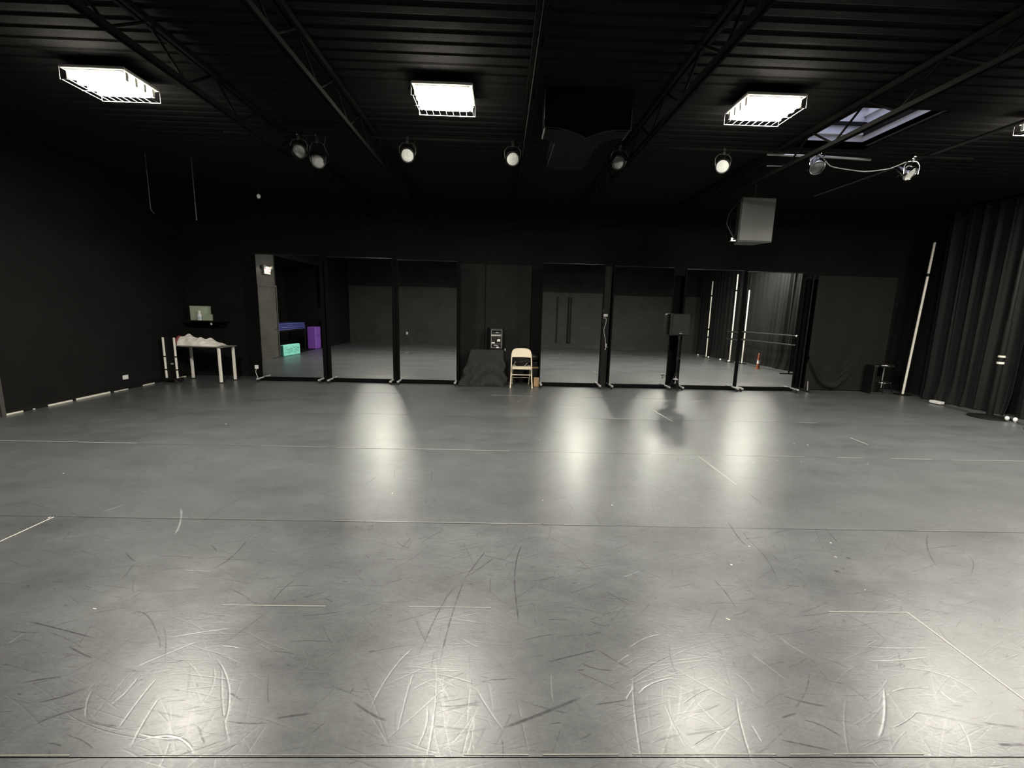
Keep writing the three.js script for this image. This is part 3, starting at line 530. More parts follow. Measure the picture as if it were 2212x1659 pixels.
// ---------------------------------------------------------------- folding chair
{
  const t = thing('folding_chair', 'cream metal folding chair beside the draped table', 'chair', [0.435, 0, -8.72]);
  const w = 0.205, r = 0.0125;
  mesh('front_leg', tube([[-w - 0.012, 0.014, 0.02], [-w, 0.25, -0.07], [-w + 0.004, 0.5, -0.165], [-w + 0.012, 0.66, -0.225], [-w + 0.045, 0.735, -0.253], [-w + 0.1, 0.757, -0.262], [0, 0.762, -0.263], [w - 0.1, 0.757, -0.262], [w - 0.045, 0.735, -0.253], [w - 0.012, 0.66, -0.225], [w - 0.004, 0.5, -0.165], [w, 0.25, -0.07], [w + 0.012, 0.014, 0.02]], r, 110, 10), M.creamMetal, t);
  for (const s of [-1, 1]) {
    mesh('rear_leg', [rod([s * (w - 0.03), 0.014, -0.42], [s * (w - 0.03), 0.42, -0.06], 0.011)], M.creamMetal, t);
    each('foot_cap', [rod([s * (w + 0.012), 0.0, 0.023], [s * (w + 0.0115), 0.04, 0.01], 0.016), rod([s * (w - 0.03), 0.0, -0.43], [s * (w - 0.03), 0.035, -0.40], 0.015)], M.creamMetal, t);
  }
  const bs = new THREE.Shape();
  bs.moveTo(-w + 0.012, -0.175); bs.quadraticCurveTo(0, -0.16, w - 0.012, -0.175); bs.lineTo(w - 0.012, -0.085); bs.quadraticCurveTo(w - 0.02, 0, w - 0.1, 0); bs.lineTo(-w + 0.1, 0); bs.quadraticCurveTo(-w + 0.02, 0, -w + 0.012, -0.085); bs.lineTo(-w + 0.012, -0.175);
  mesh('backrest', new THREE.ExtrudeGeometry(bs, { depth: 0.008, bevelEnabled: true, bevelSize: 0.003, bevelThickness: 0.003, bevelSegments: 2, curveSegments: 10 }).rotateX(-0.34).translate(0, 0.757, -0.262), M.creamMetal, t);
  mesh('seat', [rbox(0.375, 0.024, 0.37, 0, 0.415, -0.165, 0.012, 3), rbox(0.375, 0.055, 0.014, 0, 0.405, 0.018, 0.006, 2)], M.creamMetal, t);
  each('stretcher', [rod([-w + 0.002, 0.255, -0.072], [w - 0.002, 0.255, -0.072], 0.009), rod([-w + 0.03, 0.17, -0.28], [w - 0.03, 0.17, -0.28], 0.008)], M.creamMetal, t);
  const bag = new THREE.SphereGeometry(1, 24, 16), bp = bag.attributes.position;
  for (let i = 0; i < bp.count; i++) { const x = bp.getX(i), y = bp.getY(i), z = bp.getZ(i), k = 1 + 0.14 * Math.sin(5 * x + 3 * z) * Math.cos(4 * y + 2 * x); bp.setXYZ(i, x * 0.165 * k, Math.max(-0.07, y * 0.09 * k), z * 0.10 * k); }
  bag.computeVertexNormals();
  const b = thing('bag', 'small dark maroon bag lying on the folding chair seat', 'bag', [0.435, 0.498, -8.885]);
  mesh('pouch', bag, black(0.006, 0.6, 0.4), b);
  mesh('strap', tube([[-0.12, 0.02, 0.06], [-0.15, -0.03, 0.13], [-0.10, -0.062, 0.15], [-0.02, -0.06, 0.16], [0.06, -0.05, 0.15], [0.11, 0.0, 0.09]], 0.005, 40, 6), M.greyPlastic, b);
}

// ---------------------------------------------------------------- draped table and the powered speaker on it
{
  const t = thing('draped_table', 'low table hidden under a black cloth that falls in swags to the floor', 'table', [-0.26, 0, -9.08]);
  mesh('table_frame', [box(0.60, 0.03, 0.36, 0, 0.70, 0), ...[-1, 1].flatMap((s) => [-1, 1].map((q) => box(0.03, 0.7, 0.03, s * 0.27, 0.35, q * 0.14)))], M.blackPlastic, t);
  const nu = 150, nv = 60, P = [], I = [];
  // the cloth: from the middle of the top out over the edge and down
  const outline = (a) => { const c = Math.cos(a), s = Math.sin(a), k = 1 / Math.max(Math.abs(c) / 0.325, Math.abs(s) / 0.20); return [c * k, s * k]; };
  for (let j = 0; j <= nv; j++) for (let i = 0; i <= nu; i++) {
    const a = -0.25 + (Math.PI + 0.5) * i / nu, [ex, ez] = outline(a), v = j / nv;
    if (v < 0.15) { const k = v / 0.15; P.push(ex * k, 0.722 + 0.004 * Math.sin(i * 0.7) * k, ez * k); continue; }
    const d = (v - 0.15) / 0.85, drop = 0.722 * d;
    const spread = 0.05 * d + (ex < -0.1 ? 0.13 * d * Math.min(1, (-ex - 0.1) / 0.2) : 0) + (ex > 0.25 ? 0.03 * d : 0);
    const l = Math.hypot(ex, ez);
    const u = (ex + 0.325) / 0.65;
    const swag = 0.055 * d * Math.sin(15 * (d * 1.1 - 2.4 * (u - 0.62) ** 2)) * Math.min(1, Math.max(0, ez / 0.12)) * Math.min(1, 1.6 * Math.abs(u - 0.62) + 0.35);
    const corner = Math.exp(-(((u - 0.05) / 0.16) ** 2)) + 0.3 * Math.exp(-(((u - 1) / 0.12) ** 2));
    const fold = corner * (0.055 * d * Math.sin(21 * a + 3.5 * d) + 0.03 * d * d * Math.sin(43 * a)) + 0.012 * d * Math.sin(11 * a - 1.0);
    const k = (swag + fold + spread) / l;
    P.push(ex * (1 + k), Math.max(0.006, 0.722 - drop + 0.01 * Math.sin(i * 0.5) * d), ez * (1 + k * (ez > 0 ? 0.8 : 0.2)));
  }
  for (let j = 0; j < nv; j++) for (let i = 0; i < nu; i++) { const a = j * (nu + 1) + i, b = a + 1, c = a + nu + 1, d = c + 1; I.push(a, c, b, b, c, d); }
  const g = new THREE.BufferGeometry(); g.setAttribute('position', new THREE.Float32BufferAttribute(P, 3)); g.setIndex(I); g.computeVertexNormals();
  const c = mesh('black_cloth', g, new THREE.MeshPhysicalMaterial({ color: lin(0.028, 0.0285, 0.0268), roughness: 0.9, specularIntensity: 0.3, sheen: 0.2, sheenRoughness: 0.5, sheenColor: lin(0.4, 0.4, 0.39), bumpMap: clothTex, bumpScale: 0.0008, side: THREE.DoubleSide }));
  c.position.copy(t.position);
  tag(c, 'black cloth draped over the low table next to the third mirror', 'cloth');

  const s = thing('powered_speaker', 'black powered speaker with white printed controls, standing on the draped table', 'loudspeaker', [-0.075, 0.728, -9.04], 0.1);
  const cab = new THREE.Shape(); cab.moveTo(-0.125, 0); cab.lineTo(0.125, 0); cab.lineTo(0.17, 0.25); cab.lineTo(-0.17, 0.25); cab.lineTo(-0.125, 0);
  mesh('cabinet', new THREE.ExtrudeGeometry(cab, { depth: 0.42, bevelEnabled: true, bevelSize: 0.006, bevelThickness: 0.006, bevelSegments: 2 }).rotateX(-Math.PI / 2).translate(0, 0.006, -0.03), M.blackPlastic, s);
  const panel = mesh('control_panel', rbox(0.225, 0.39, 0.008, 0, 0.215, -0.018, 0.004, 1), M.blackSatin, s);
  const white = M.whitePlastic, line = (x, y, w, h) => box(w, h, 0.002, x, y, -0.0130);
  mesh('panel_outline', [line(0, 0.398, 0.21, 0.003), line(0, 0.305, 0.21, 0.003), line(0, 0.035, 0.21, 0.003), line(-0.105, 0.215, 0.003, 0.36), line(0.105, 0.215, 0.003, 0.36), line(0, 0.115, 0.21, 0.002)], white, panel);
  each('white_label', [line(-0.01, 0.287, 0.19, 0.012), line(0.045, 0.185, 0.062, 0.04), line(0.05, 0.205, 0.03, 0.02), line(-0.065, 0.138, 0.062, 0.022), line(-0.01, 0.088, 0.085, 0.012), line(0.025, 0.045, 0.05, 0.03)], white, panel);
  const small = [];
  for (let k = 0; k < 8; k++) small.push(line(-0.075 + 0.018 * (k % 4), 0.26 - 0.03 * (k >> 2), 0.010, 0.004), line(0.02 + 0.02 * (k % 4), 0.262 - 0.018 * (k >> 2), 0.012, 0.003));
  small.push(line(0.01, 0.345, 0.06, 0.02), line(-0.05, 0.345, 0.003, 0.05), line(0.06, 0.345, 0.003, 0.05));
  mesh('printed_marking', small, M.greyPlastic, panel).userData.kind = 'stuff';
  mesh('handle', tube([[-0.07, 0.375, -0.015], [-0.06, 0.385, 0.012], [0.06, 0.385, 0.012], [0.07, 0.375, -0.015]], 0.007, 24, 6), M.blackPlastic, s);
  const k = thing('cable_connector', 'small silver cable connector hanging beside the powered speaker', 'connector', [0.10, 0.722, -8.86]);
  mesh('plug', lathe([[0.0005, 0], [0.011, 0], [0.012, 0.03], [0.008, 0.045], [0.0005, 0.047]], 12), M.alu, k);
  mesh('lead', tube([[0, 0.04, 0], [0.01, 0.06, -0.01], [0.02, 0.03, -0.06], [0.0, 0.01, -0.12]], 0.005, 20, 6), M.rubber, k);
}

// ---------------------------------------------------------------- black case and timber beside the chair
{
  const c = thing('equipment_cart', 'low black equipment cart beside the folding chair, holding a black case', 'cart', [0.715, 0, -9.30]);
  mesh('cart_body', rbox(0.18, 0.30, 0.26, 0, 0.19, 0, 0.012), M.blackPlastic, c);
  each('cart_foot', [-1, 1].flatMap((s) => [-1, 1].map((q) => lathe([[0.0005, 0], [0.02, 0], [0.02, 0.042], [0.0005, 0.042]], 12).translate(s * 0.075, 0, q * 0.1))), M.rubber, c);
  mesh('wooden_top', rbox(0.185, 0.032, 0.27, 0, 0.358, 0, 0.004, 1), M.wood, c);
  const k = thing('equipment_case', 'round ended black case with a shiny catch, on the low cart', 'case', [0.715, 0.376, -9.30]);
  mesh('case_body', [rbox(0.175, 0.10, 0.25, 0, 0.05, 0, 0.02), lathe([[0.0005, -0.095], [0.075, -0.09], [0.085, -0.07], [0.085, 0.07], [0.075, 0.09], [0.0005, 0.095]], 24).rotateZ(Math.PI / 2).translate(0, 0.185, 0.02)], M.blackSatin, k);
  mesh('catch', [rbox(0.018, 0.014, 0.01, -0.03, 0.24, 0.09, 0.003), rod([0.03, 0.1, 0.125], [0.06, 0.1, 0.125], 0.005)], M.chrome, k);
  const wb = mesh('wood_block', rbox(0.105, 0.185, 0.07, 0.752, 0.094, -8.95, 0.006, 1), M.wood);
  tag(wb, 'tan wooden block standing on the floor in front of the low cart', 'block');
}

// ---------------------------------------------------------------- loudspeaker on a tripod stand
{
  const t = thing('speaker_stand', 'black tripod speaker stand between two mirrors', 'stand', [3.585, 0, -8.85]);
  mesh('pole', rod([0, 0.05, 0], [0, 1.03, 0], 0.017, 14), M.steelBlack, t);
  each('collar', [rod([0, 0.30, 0], [0, 0.36, 0], 0.03, 14), rod([0, 0.62, 0], [0, 0.68, 0], 0.026, 14)], M.blackPlastic, t);
  mesh('knob', [rod([0.02, 0.65, 0], [0.06, 0.65, 0.01], 0.014, 10)], M.blackPlastic, t);
  for (const a of [1.57, 3.665, -0.524]) {
    const c = Math.cos(a), s = Math.sin(a);
    const l = mesh('leg', [rod([c * 0.02, 0.33, s * 0.02], [c * 0.12, 0.02, s * 0.12], 0.011), rod([c * 0.012, 0.09, s * 0.012], [c * 0.065, 0.175, s * 0.065], 0.008)], M.steelBlack, t);
    mesh('rubber_foot', rod([c * 0.118, 0.0, s * 0.118], [c * 0.12, 0.035, s * 0.12], 0.017, 10), M.rubber, l);
  }
  const k = mesh('clutch', [rod([-0.07, 0.16, 0.16], [-0.07, 0.24, 0.16], 0.010), lathe([[0.0005, 0.0], [0.045, 0.0], [0.05, 0.014], [0.03, 0.03], [0.0005, 0.034]], 18).translate(-0.07, 0.235, 0.16), rod([-0.07, 0.17, 0.16], [0, 0.30, 0], 0.006)], M.greyPlastic, t);
  const s = thing('loudspeaker', 'black loudspeaker with grey grille on the tripod stand between two mirrors', 'loudspeaker', [3.585, 1.102, -8.84]);
  mesh('cabinet', rbox(0.36, 0.44, 0.15, 0, 0.22, -0.045, 0.035, 3), M.blackPlastic, s);
  mesh('grille', rbox(0.335, 0.41, 0.03, 0, 0.222, 0.03, 0.045, 4), std(lin(0.009, 0.009, 0.0083), 0.9, 0, { bumpMap: clothTex, bumpScale: 0.001 }), s);
  mesh('badge', box(0.055, 0.010, 0.002, 0, 0.055, 0.046), M.alu, s);
  mesh('pole_socket', rod([0, -0.07, -0.01], [0, 0.01, -0.01], 0.025, 14), M.blackPlastic, s);
}

// ---------------------------------------------------------------- corner by the side wall: table, blanket, posts, shelf
{
  const tilt = -0.12, tx = -5.82, tz = -8.84, top = 0.70;
  const t = thing('folding_table', 'small table with cream legs and a thin silver edged top by the side wall', 'table', [tx, 0, tz], tilt);
  mesh('tabletop', rbox(1.10, 0.018, 0.44, 0, top - 0.009, 0, 0.005, 2), std(lin(0.30, 0.30, 0.29), 0.35), t);
  each('edge_band', [box(1.104, 0.012, 0.006, 0, top - 0.009, 0.221), box(1.104, 0.012, 0.006, 0, top - 0.009, -0.221), box(0.006, 0.012, 0.44, 0.551, top - 0.009, 0), box(0.006, 0.012, 0.44, -0.551, top - 0.009, 0)], M.alu, t);
  for (const [x, z] of [[-0.47, 0.17], [0.49, 0.19], [-0.40, -0.17], [0.49, -0.19]]) {
    const l = mesh('leg', rbox(0.042, top - 0.03, 0.042, x, (top - 0.03) / 2 + 0.012, z, 0.006, 2), M.whitePaint, t);
    mesh('foot_cap', rbox(0.046, 0.02, 0.046, x, 0.01, z, 0.004, 1), M.rubber, l);
  }
  const nu = 90, nv = 44;
  const heap = (x, z) => {                                    // height of the crumpled blanket over the tabletop
    const e = Math.max(0, 1 - (Math.abs(x) / 0.5) ** 2.6) * Math.max(0, 1 - (Math.abs(z) / 0.205) ** 3);
    const hump = 0.155 * Math.exp(-(((x + 0.20) / 0.20) ** 2)) + 0.085 * Math.exp(-(((x - 0.13) / 0.16) ** 2)) + 0.045 * Math.exp(-(((x - 0.35) / 0.14) ** 2)) + 0.10 * Math.exp(-(((x + 0.38) / 0.1) ** 2));
    const wr = 0.020 * Math.sin(14 * x + 9 * z) + 0.014 * Math.sin(27 * x - 19 * z + 1) + 0.010 * Math.sin(46 * x + 31 * z + 2) + 0.010 * Math.sin(7 * z * 5 - 12 * x);
    return Math.max(0.002, e ** 0.55 * (hump + 0.02 + wr * (0.5 + 4 * hump)));
  };
  const patch = (x0, x1) => {
    const P = [], I = [], n = Math.round(nu * (x1 - x0) / 0.98);
    for (let j = 0; j <= nv; j++) for (let i = 0; i <= n; i++) {
      const a = x0 + (x1 - x0) * i / n, z = -0.205 + 0.41 * j / nv, wob = 0.016 * Math.sin(11 * a) + 0.01 * Math.sin(23 * a + 2);
      P.push(a, heap(a, z), z * (0.92 + wob * 3));
    }
    for (let j = 0; j < nv; j++) for (let i = 0; i < n; i++) { const a = j * (n + 1) + i, b = a + 1, c = a + n + 1, d = c + 1; I.push(a, c, b, b, c, d); }
    const g = new THREE.BufferGeometry(); g.setAttribute('position', new THREE.Float32BufferAttribute(P, 3)); g.setIndex(I); g.computeVertexNormals(); return g;
  };
  const b = thing('blanket', 'crumpled off white blanket with a dark red end heaped on the small table', 'blanket', [tx - 0.045, top + 0.001, tz], tilt);
  mesh('white_cloth', patch(-0.31, 0.49), M.whiteCloth, b);
  tag(mesh('red_end', patch(-0.49, -0.31), M.redCloth, b), 'dark red end of the blanket'); delete b.children[1].userData.category;

  const p = thing('post_rack', 'pair of slim white posts with black clips on a dark wheeled base, before the table', 'rack', [-6.25, 0, -8.57]);
  for (const [x, z] of [[-0.115, 0], [0.105, 0.02]]) {
    const q = mesh('post', rod([x, 0.07, z], [x, 0.86, z], 0.019, 14), M.whitePaint, p);
    each('post_clip', [0.25, 0.50].map((y) => rbox(0.055, 0.022, 0.055, x, y, z, 0.006)), M.blackPlastic, q);
  }
  mesh('base_bar', [rbox(0.34, 0.05, 0.07, 0, 0.065, 0.01, 0.012), rbox(0.05, 0.05, 0.24, 0.12, 0.065, 0.02, 0.012)], M.blackPlastic, p);
  each('caster', [[-0.14, 0], [0.15, 0.12], [0.12, -0.08]].map(([x, z]) => lathe([[0.0005, -0.012], [0.03, -0.012], [0.034, 0], [0.03, 0.012], [0.0005, 0.012]], 16).rotateZ(Math.PI / 2).translate(x, 0.035, z)), M.rubber, p);
  mesh('adjuster', rbox(0.045, 0.03, 0.03, 0.02, 0.36, 0.01, 0.006), M.greyPlastic, p);
  mesh('back_plate', rbox(0.20, 0.80, 0.012, -0.005, 0.47, -0.018, 0.004, 1), M.blackPlastic, p);

  const s = thing('wall_shelf', 'black wall shelf on a pale bracket above the small table', 'shelf', [-6.02, 1.155, ZB]);
  mesh('board', rbox(0.78, 0.02, 0.30, 0, 0, 0.15, 0.004, 1), M.blackSatin, s);
  mesh('bracket', [box(0.02, 0.16, 0.012, -0.2, -0.09, 0.008), rod([-0.2, -0.15, 0.012], [-0.2, -0.012, 0.18], 0.007)], M.steelBlack, s);
  mesh('bracket_cap', [lathe([[0.0005, -0.03], [0.016, -0.026], [0.018, 0], [0.012, 0.025], [0.0005, 0.03]], 14).translate(0.13, -0.05, 0.22), rod([0.13, -0.03, 0.22], [0.13, -0.005, 0.22], 0.006)], M.whitePlastic, s);
  const g1 = thing('storage_box', 'large pale green box standing on the black wall shelf', 'box', [-6.15, 1.165, ZB + 0.12]);
  const green = std(lin(0.42, 0.50, 0.36), 0.6);
  mesh('carton', rbox(0.35, 0.285, 0.12, 0, 0.1425, 0, 0.006, 1), green, g1);
  mesh('lid', rbox(0.356, 0.03, 0.126, 0, 0.272, 0, 0.006, 1), green, g1);
  const g2 = thing('storage_box', 'smaller grey green box in front of the larger one on the shelf', 'box', [-5.955, 1.165, ZB + 0.21]);
  mesh('carton', rbox(0.18, 0.125, 0.05, 0, 0.0625, 0, 0.005, 1), std(lin(0.34, 0.41, 0.28), 0.6), g2);
  mesh('flap', rbox(0.182, 0.004, 0.052, 0, 0.127, 0, 0.001, 1), std(lin(0.28, 0.33, 0.24), 0.6), g2);
  const bo = thing('spray_bottle', 'white bottle with a pale blue band standing before the green boxes', 'bottle', [-6.10, 1.165, ZB + 0.235]);
  mesh('body', lathe([[0.0005, 0], [0.042, 0], [0.045, 0.01], [0.043, 0.07], [0.045, 0.10], [0.03, 0.14], [0.022, 0.15]], 20), M.whitePlastic, bo);
  mesh('label_band', lathe([[0.0452, 0.03], [0.0445, 0.07], [0.0442, 0.075]], 20), std(lin(0.45, 0.58, 0.68), 0.5), bo);
  mesh('cap', lathe([[0.024, 0.148], [0.034, 0.15], [0.034, 0.185], [0.028, 0.195], [0.0005, 0.197]], 20), M.whitePlastic, bo);

  const o = thing('wall_socket', 'white wall socket low on the dark side wall', 'socket', [XL, 0.215, -7.80]);
  mesh('plate', rbox(0.008, 0.075, 0.115, 0.004, 0, 0, 0.004), M.whitePlastic, o);
  each('socket_face', [rbox(0.006, 0.03, 0.034, 0.009, 0, -0.025, 0.003), rbox(0.006, 0.03, 0.034, 0.009, 0, 0.025, 0.003)], M.whitePlastic, o);
  const a = thing('power_adapter', 'white power adapter with a thin lead at the foot of the first mirror', 'adapter', [-4.879, 0.24, -8.985]);
  mesh('body', rbox(0.06, 0.075, 0.05, 0, 0.035, 0, 0.008), M.whitePlastic, a);
  mesh('lead', tube([[-0.01, 0, 0], [-0.02, -0.07, 0.01], [0.01, -0.15, 0.02], [0.02, -0.22, 0.03]], 0.005, 30, 6), M.whitePlastic, a);
}

// ---------------------------------------------------------------- far side: hung cloth, stool, poles, curtains
{
  const r = thing('cloth_rack', 'black rack of two posts and a rail that carries the hung black cloth', 'rack', [7.08, 0, -9.22]);
  mesh('rail', rod([-0.68, 2.38, 0], [1.12, 2.38, 0], 0.018), M.steelBlack, r);
  for (const s of [-0.66, 1.10]) mesh('post', rod([s, 0.03, 0], [s, 2.38, 0], 0.018), M.steelBlack, r);
  for (const s of [-0.66, 1.10]) mesh('foot', rbox(0.045, 0.035, s > 0 ? 0.3 : 0.62, s, 0.0185, s > 0 ? 0 : 0.08, 0.012, 2), M.steelWorn, r);
  mesh('lower_post', rod([-0.66, 0.03, 0.26], [-0.66, 0.22, 0.24], 0.012), M.alu, r);
  const nu = 120, nv = 150, P = [], I = [];
  for (let j = 0; j <= nv; j++) for (let i = 0; i <= nu; i++) {
    const u = i / nu, v = j / nv, q = (u - 0.33) / 0.34, U = 1 - 0.27 * Math.min(1.05, q * q), inside = Math.abs(q) < 1.06 ? 1 : 0;
    const hang = 0.010 * Math.sin(17 * u + 2 * v) + 0.008 * Math.sin(7 * u + 1);
    const ridge = (o, w) => Math.exp(-(((v - U + o) / w) ** 2)), low = Math.max(0, Math.min(1, (v - 0.66) / 0.12));
    const swag = inside * low * (0.075 * ridge(0.035, 0.020) + 0.05 * ridge(0.095, 0.022) * Math.min(1, Math.abs(q) * 1.3) + 0.035 * ridge(0.16, 0.03) * Math.min(1, Math.abs(q)));
    const tuck = inside * Math.max(0, Math.min(1, (v - U + 0.01) / 0.03)) * -0.02 + low * 0.012 * Math.sin(23 * u);
    P.push(-0.60 + 1.66 * u, 2.38 - v * 2.365, 0.058 + hang + swag + tuck);
  }
  for (let j = 0; j < nv; j++) for (let i = 0; i < nu; i++) { const a = j * (nu + 1) + i, b = a + 1, c = a + nu + 1, d = c + 1; I.push(a, c, b, b, c, d); }
  const g = new THREE.BufferGeometry(); g.setAttribute('position', new THREE.Float32BufferAttribute(P, 3)); g.setIndex(I); g.computeVertexNormals();
  const c = mesh('hung_cloth', g, new THREE.MeshPhysicalMaterial({ color: lin(0.013, 0.0126, 0.0114), roughness: 0.9, specularIntensity: 0.3, sheen: 0.15, sheenRoughness: 0.5, sheenColor: lin(0.4, 0.4, 0.38), bumpMap: clothTex, bumpScale: 0.0008, side: THREE.DoubleSide }));
  c.position.copy(r.position); tag(c, 'flat hung black cloth whose hem is drawn up in swags beside the stool', 'cloth');

  const s = thing('stool', 'small black round stool with chrome ring and post beside the hung cloth', 'stool', [7.97, 0, -8.95]);
  mesh('seat', lathe([[0.0005, 0.62], [0.13, 0.618], [0.155, 0.60], [0.155, 0.565], [0.14, 0.552], [0.0005, 0.55]], 30), M.blackPlastic, s);
  mesh('seat_rim', new THREE.TorusGeometry(0.157, 0.006, 8, 40).rotateX(Math.PI / 2).translate(0, 0.602, 0), M.chrome, s);
  mesh('post', [rod([0, 0.12, 0], [0, 0.55, 0], 0.018, 14), rod([0, 0.36, 0], [0, 0.44, 0], 0.026, 14)], M.chrome, s);
  mesh('foot_ring', new THREE.TorusGeometry(0.15, 0.009, 8, 40).rotateX(Math.PI / 2).translate(0, 0.24, 0), M.chrome, s);
  for (let k = 0; k < 4; k++) { const a = 0.5 + k * Math.PI / 2, c2 = Math.cos(a), s2 = Math.sin(a);
    const l = mesh('leg', tube([[c2 * 0.015, 0.26, s2 * 0.015], [c2 * 0.09, 0.245, s2 * 0.09], [c2 * 0.15, 0.20, s2 * 0.15], [c2 * 0.19, 0.015, s2 * 0.19]], 0.010, 20, 8), M.steelBlack, s);
    mesh('foot_cap', rod([c2 * 0.19, 0, s2 * 0.19], [c2 * 0.188, 0.03, s2 * 0.188], 0.015, 10), M.rubber, l); }
  const bx = thing('flat_case', 'upright flat black case leaning behind the round stool', 'case', [7.735, 0, -8.98]);
  mesh('shell', rbox(0.07, 0.60, 0.24, 0, 0.30, 0, 0.02, 2), M.blackPlastic, bx);
  each('corner_guard', [rbox(0.075, 0.04, 0.04, 0, 0.582, 0.105, 0.008), rbox(0.075, 0.04, 0.04, 0, 0.02, 0.105, 0.008)], M.steelWorn, bx);
}
function upright(label, [x, z], h, leanX, bands, balls) {
  const t = thing('upright_pole', label, 'pole', [x, 0, z], 0, 'slim white upright poles');
  const at = (y) => [leanX * y / h, y, -0.0 * y];
  mesh('pole', rod(at(0.016), at(h), 0.021, 16), M.whitePaint, t);
  each('pole_band', bands.map((y) => rod(at(y - 0.03), at(y + 0.03), 0.0235, 16)), M.blackPlastic, t);
  mesh('pole_cap', rod(at(h - 0.01), at(h + 0.012), 0.023, 16), M.blackPlastic, t);
  mesh('base_plate', lathe([[0.0005, 0], [0.15, 0], [0.15, 0.010], [0.03, 0.02], [0.0005, 0.02]], 30), M.steelBlack, t);
  if (balls) for (const [dx, dz] of balls) mesh('round_foot', new THREE.SphereGeometry(0.033, 18, 12).translate(dx, 0.045, dz), M.whitePlastic, t);
}
upright('slim white pole leaning slightly at the corner before the curtain', [8.36, -8.85], 3.05, 0.12, [2.42]);
upright('slim white pole with round feet, standing alone in the reflected curtain', [8.02, -0.95], 2.9, 0, [2.35, 1.08, 0.78], [[-0.12, -0.45], [-0.1, 0.5]]);
upright('tall slim white pole holding the end of the reflected barre', [8.03, -2.72], 3.0, 0, [2.45, 1.05, 0.80], [[-0.12, -0.16], [-0.12, 0.42]]);
upright('shorter slim white pole along the reflected barre', [8.03, -3.52], 2.4, 0, [1.05, 0.80], [[-0.12, 0.16]]);
{
  const t = thing('ballet_barre', 'double rail ballet barre in front of the pleated curtain, seen in a mirror', 'barre', [7.93, 0, -4.5]);
  for (const y of [1.05, 0.80]) mesh('rail', rod([0, y, -1.75], [0, y, 1.95], 0.019, 14), M.steelWorn, t);
  mesh('end_stand', [rod([0.0, 0.03, -1.6], [0.0, 1.09, -1.6], 0.02, 12), rbox(0.5, 0.03, 0.05, 0, 0.016, -1.6, 0.012)], M.steelBlack, t);
  each('bracket', [1.05, 0.80].flatMap((y) => [rod([0, y, 1.78], [0.076, y, 1.78], 0.014), rod([0, y, 0.98], [0.076, y, 0.98], 0.014)]), M.blackPlastic, t);
  mesh('rail_end', rod([0, 1.05, -1.79], [0, 1.05, -1.74], 0.026, 14), M.whitePlastic, t);
}
function curtainPanel(label, z0, z1, k0) {
  const L = z1 - z0, nu = Math.round(L * 64), rows = [0, 0.02, 0.05, 0.09, 0.14, 0.2, 0.3, 0.42, 0.55, 0.7, 0.85, 1], P = [], I = [], top = 3.53;
  const ph = Array.from({ length: 6 }, () => rr(0, 6.28)), am = Array.from({ length: 64 }, () => rr(0.45, 1.15));
  for (const v of rows) for (let i = 0; i <= nu; i++) {
    const s = L * i / nu, w = s * 3.7 + 0.35 * Math.sin(1.3 * s + ph[0]) + 0.10 * Math.sin(3.1 * s + ph[1]) * (1 - v), a = am[Math.floor(w + 0.25) & 63];
    const low = Math.max(0, 1 - v / 0.14), pl = Math.sin(2 * Math.PI * w), sharp = Math.sign(pl) * Math.abs(pl) ** 0.8;
    const x = -0.062 * a * sharp * (0.75 + 0.35 * (1 - v)) - 0.018 * Math.sin(2 * Math.PI * w * 2.3 + ph[2] + v * 2) - low * low * (0.05 + 0.05 * Math.sin(s * 5 + ph[3])) - 0.02 * Math.sin(s * 1.7 + ph[4]);
    P.push(x, 0.008 + v * top, s + 0.02 * Math.sin(6.28 * w + 1 + v));
  }
  for (let j = 0; j + 1 < rows.length; j++) for (let i = 0; i < nu; i++) { const a = j * (nu + 1) + i, b = a + 1, c = a + nu + 1, d = c + 1; I.push(a, c, b, b, c, d); }
  const g = new THREE.BufferGeometry(); g.setAttribute('position', new THREE.Float32BufferAttribute(P, 3)); g.setIndex(I); g.computeVertexNormals();
  const t = thing('stage_curtain', label, 'curtain', [8.47 + k0, 0, z0], 0, 'black pleated curtains along one side');
  const m = new THREE.Mesh(g, M.curtain); m.name = 'pleated_cloth'; m.castShadow = m.receiveShadow = true; t.add(m);
  const uv = new Float32Array(P.length / 3 * 2); for (let i = 0; i < P.length / 3; i++) { uv[2 * i] = P[3 * i + 2]; uv[2 * i + 1] = P[3 * i + 1]; }
  g.setAttribute('uv', new THREE.BufferAttribute(uv, 2));
  mesh('heading_tape', box(0.02, 0.08, L, 0.01, top - 0.03, L / 2), M.steelBlack, t);
}
curtainPanel('black pleated curtain panel between the leaning white pole and the black taped pole', -8.62, -6.95, 0.0);
curtainPanel('black pleated curtain panel behind the black pole, cut by the frame edge', -6.93, -5.0, 0.0);
curtainPanel('black pleated curtain panel brightly lit behind the reflected barre', -4.98, -2.6, 0.0);
curtainPanel('black pleated curtain panel behind the reflected pole that stands alone', -2.58, 0.9, 0.0);
pipe('curtain_track', 'black curtain track under the ceiling above the pleated panels', 'track', [[8.47, 3.575, -8.65], [8.47, 3.575, -4], [8.47, 3.575, 0.95]], 0.02, M.steelBlack);
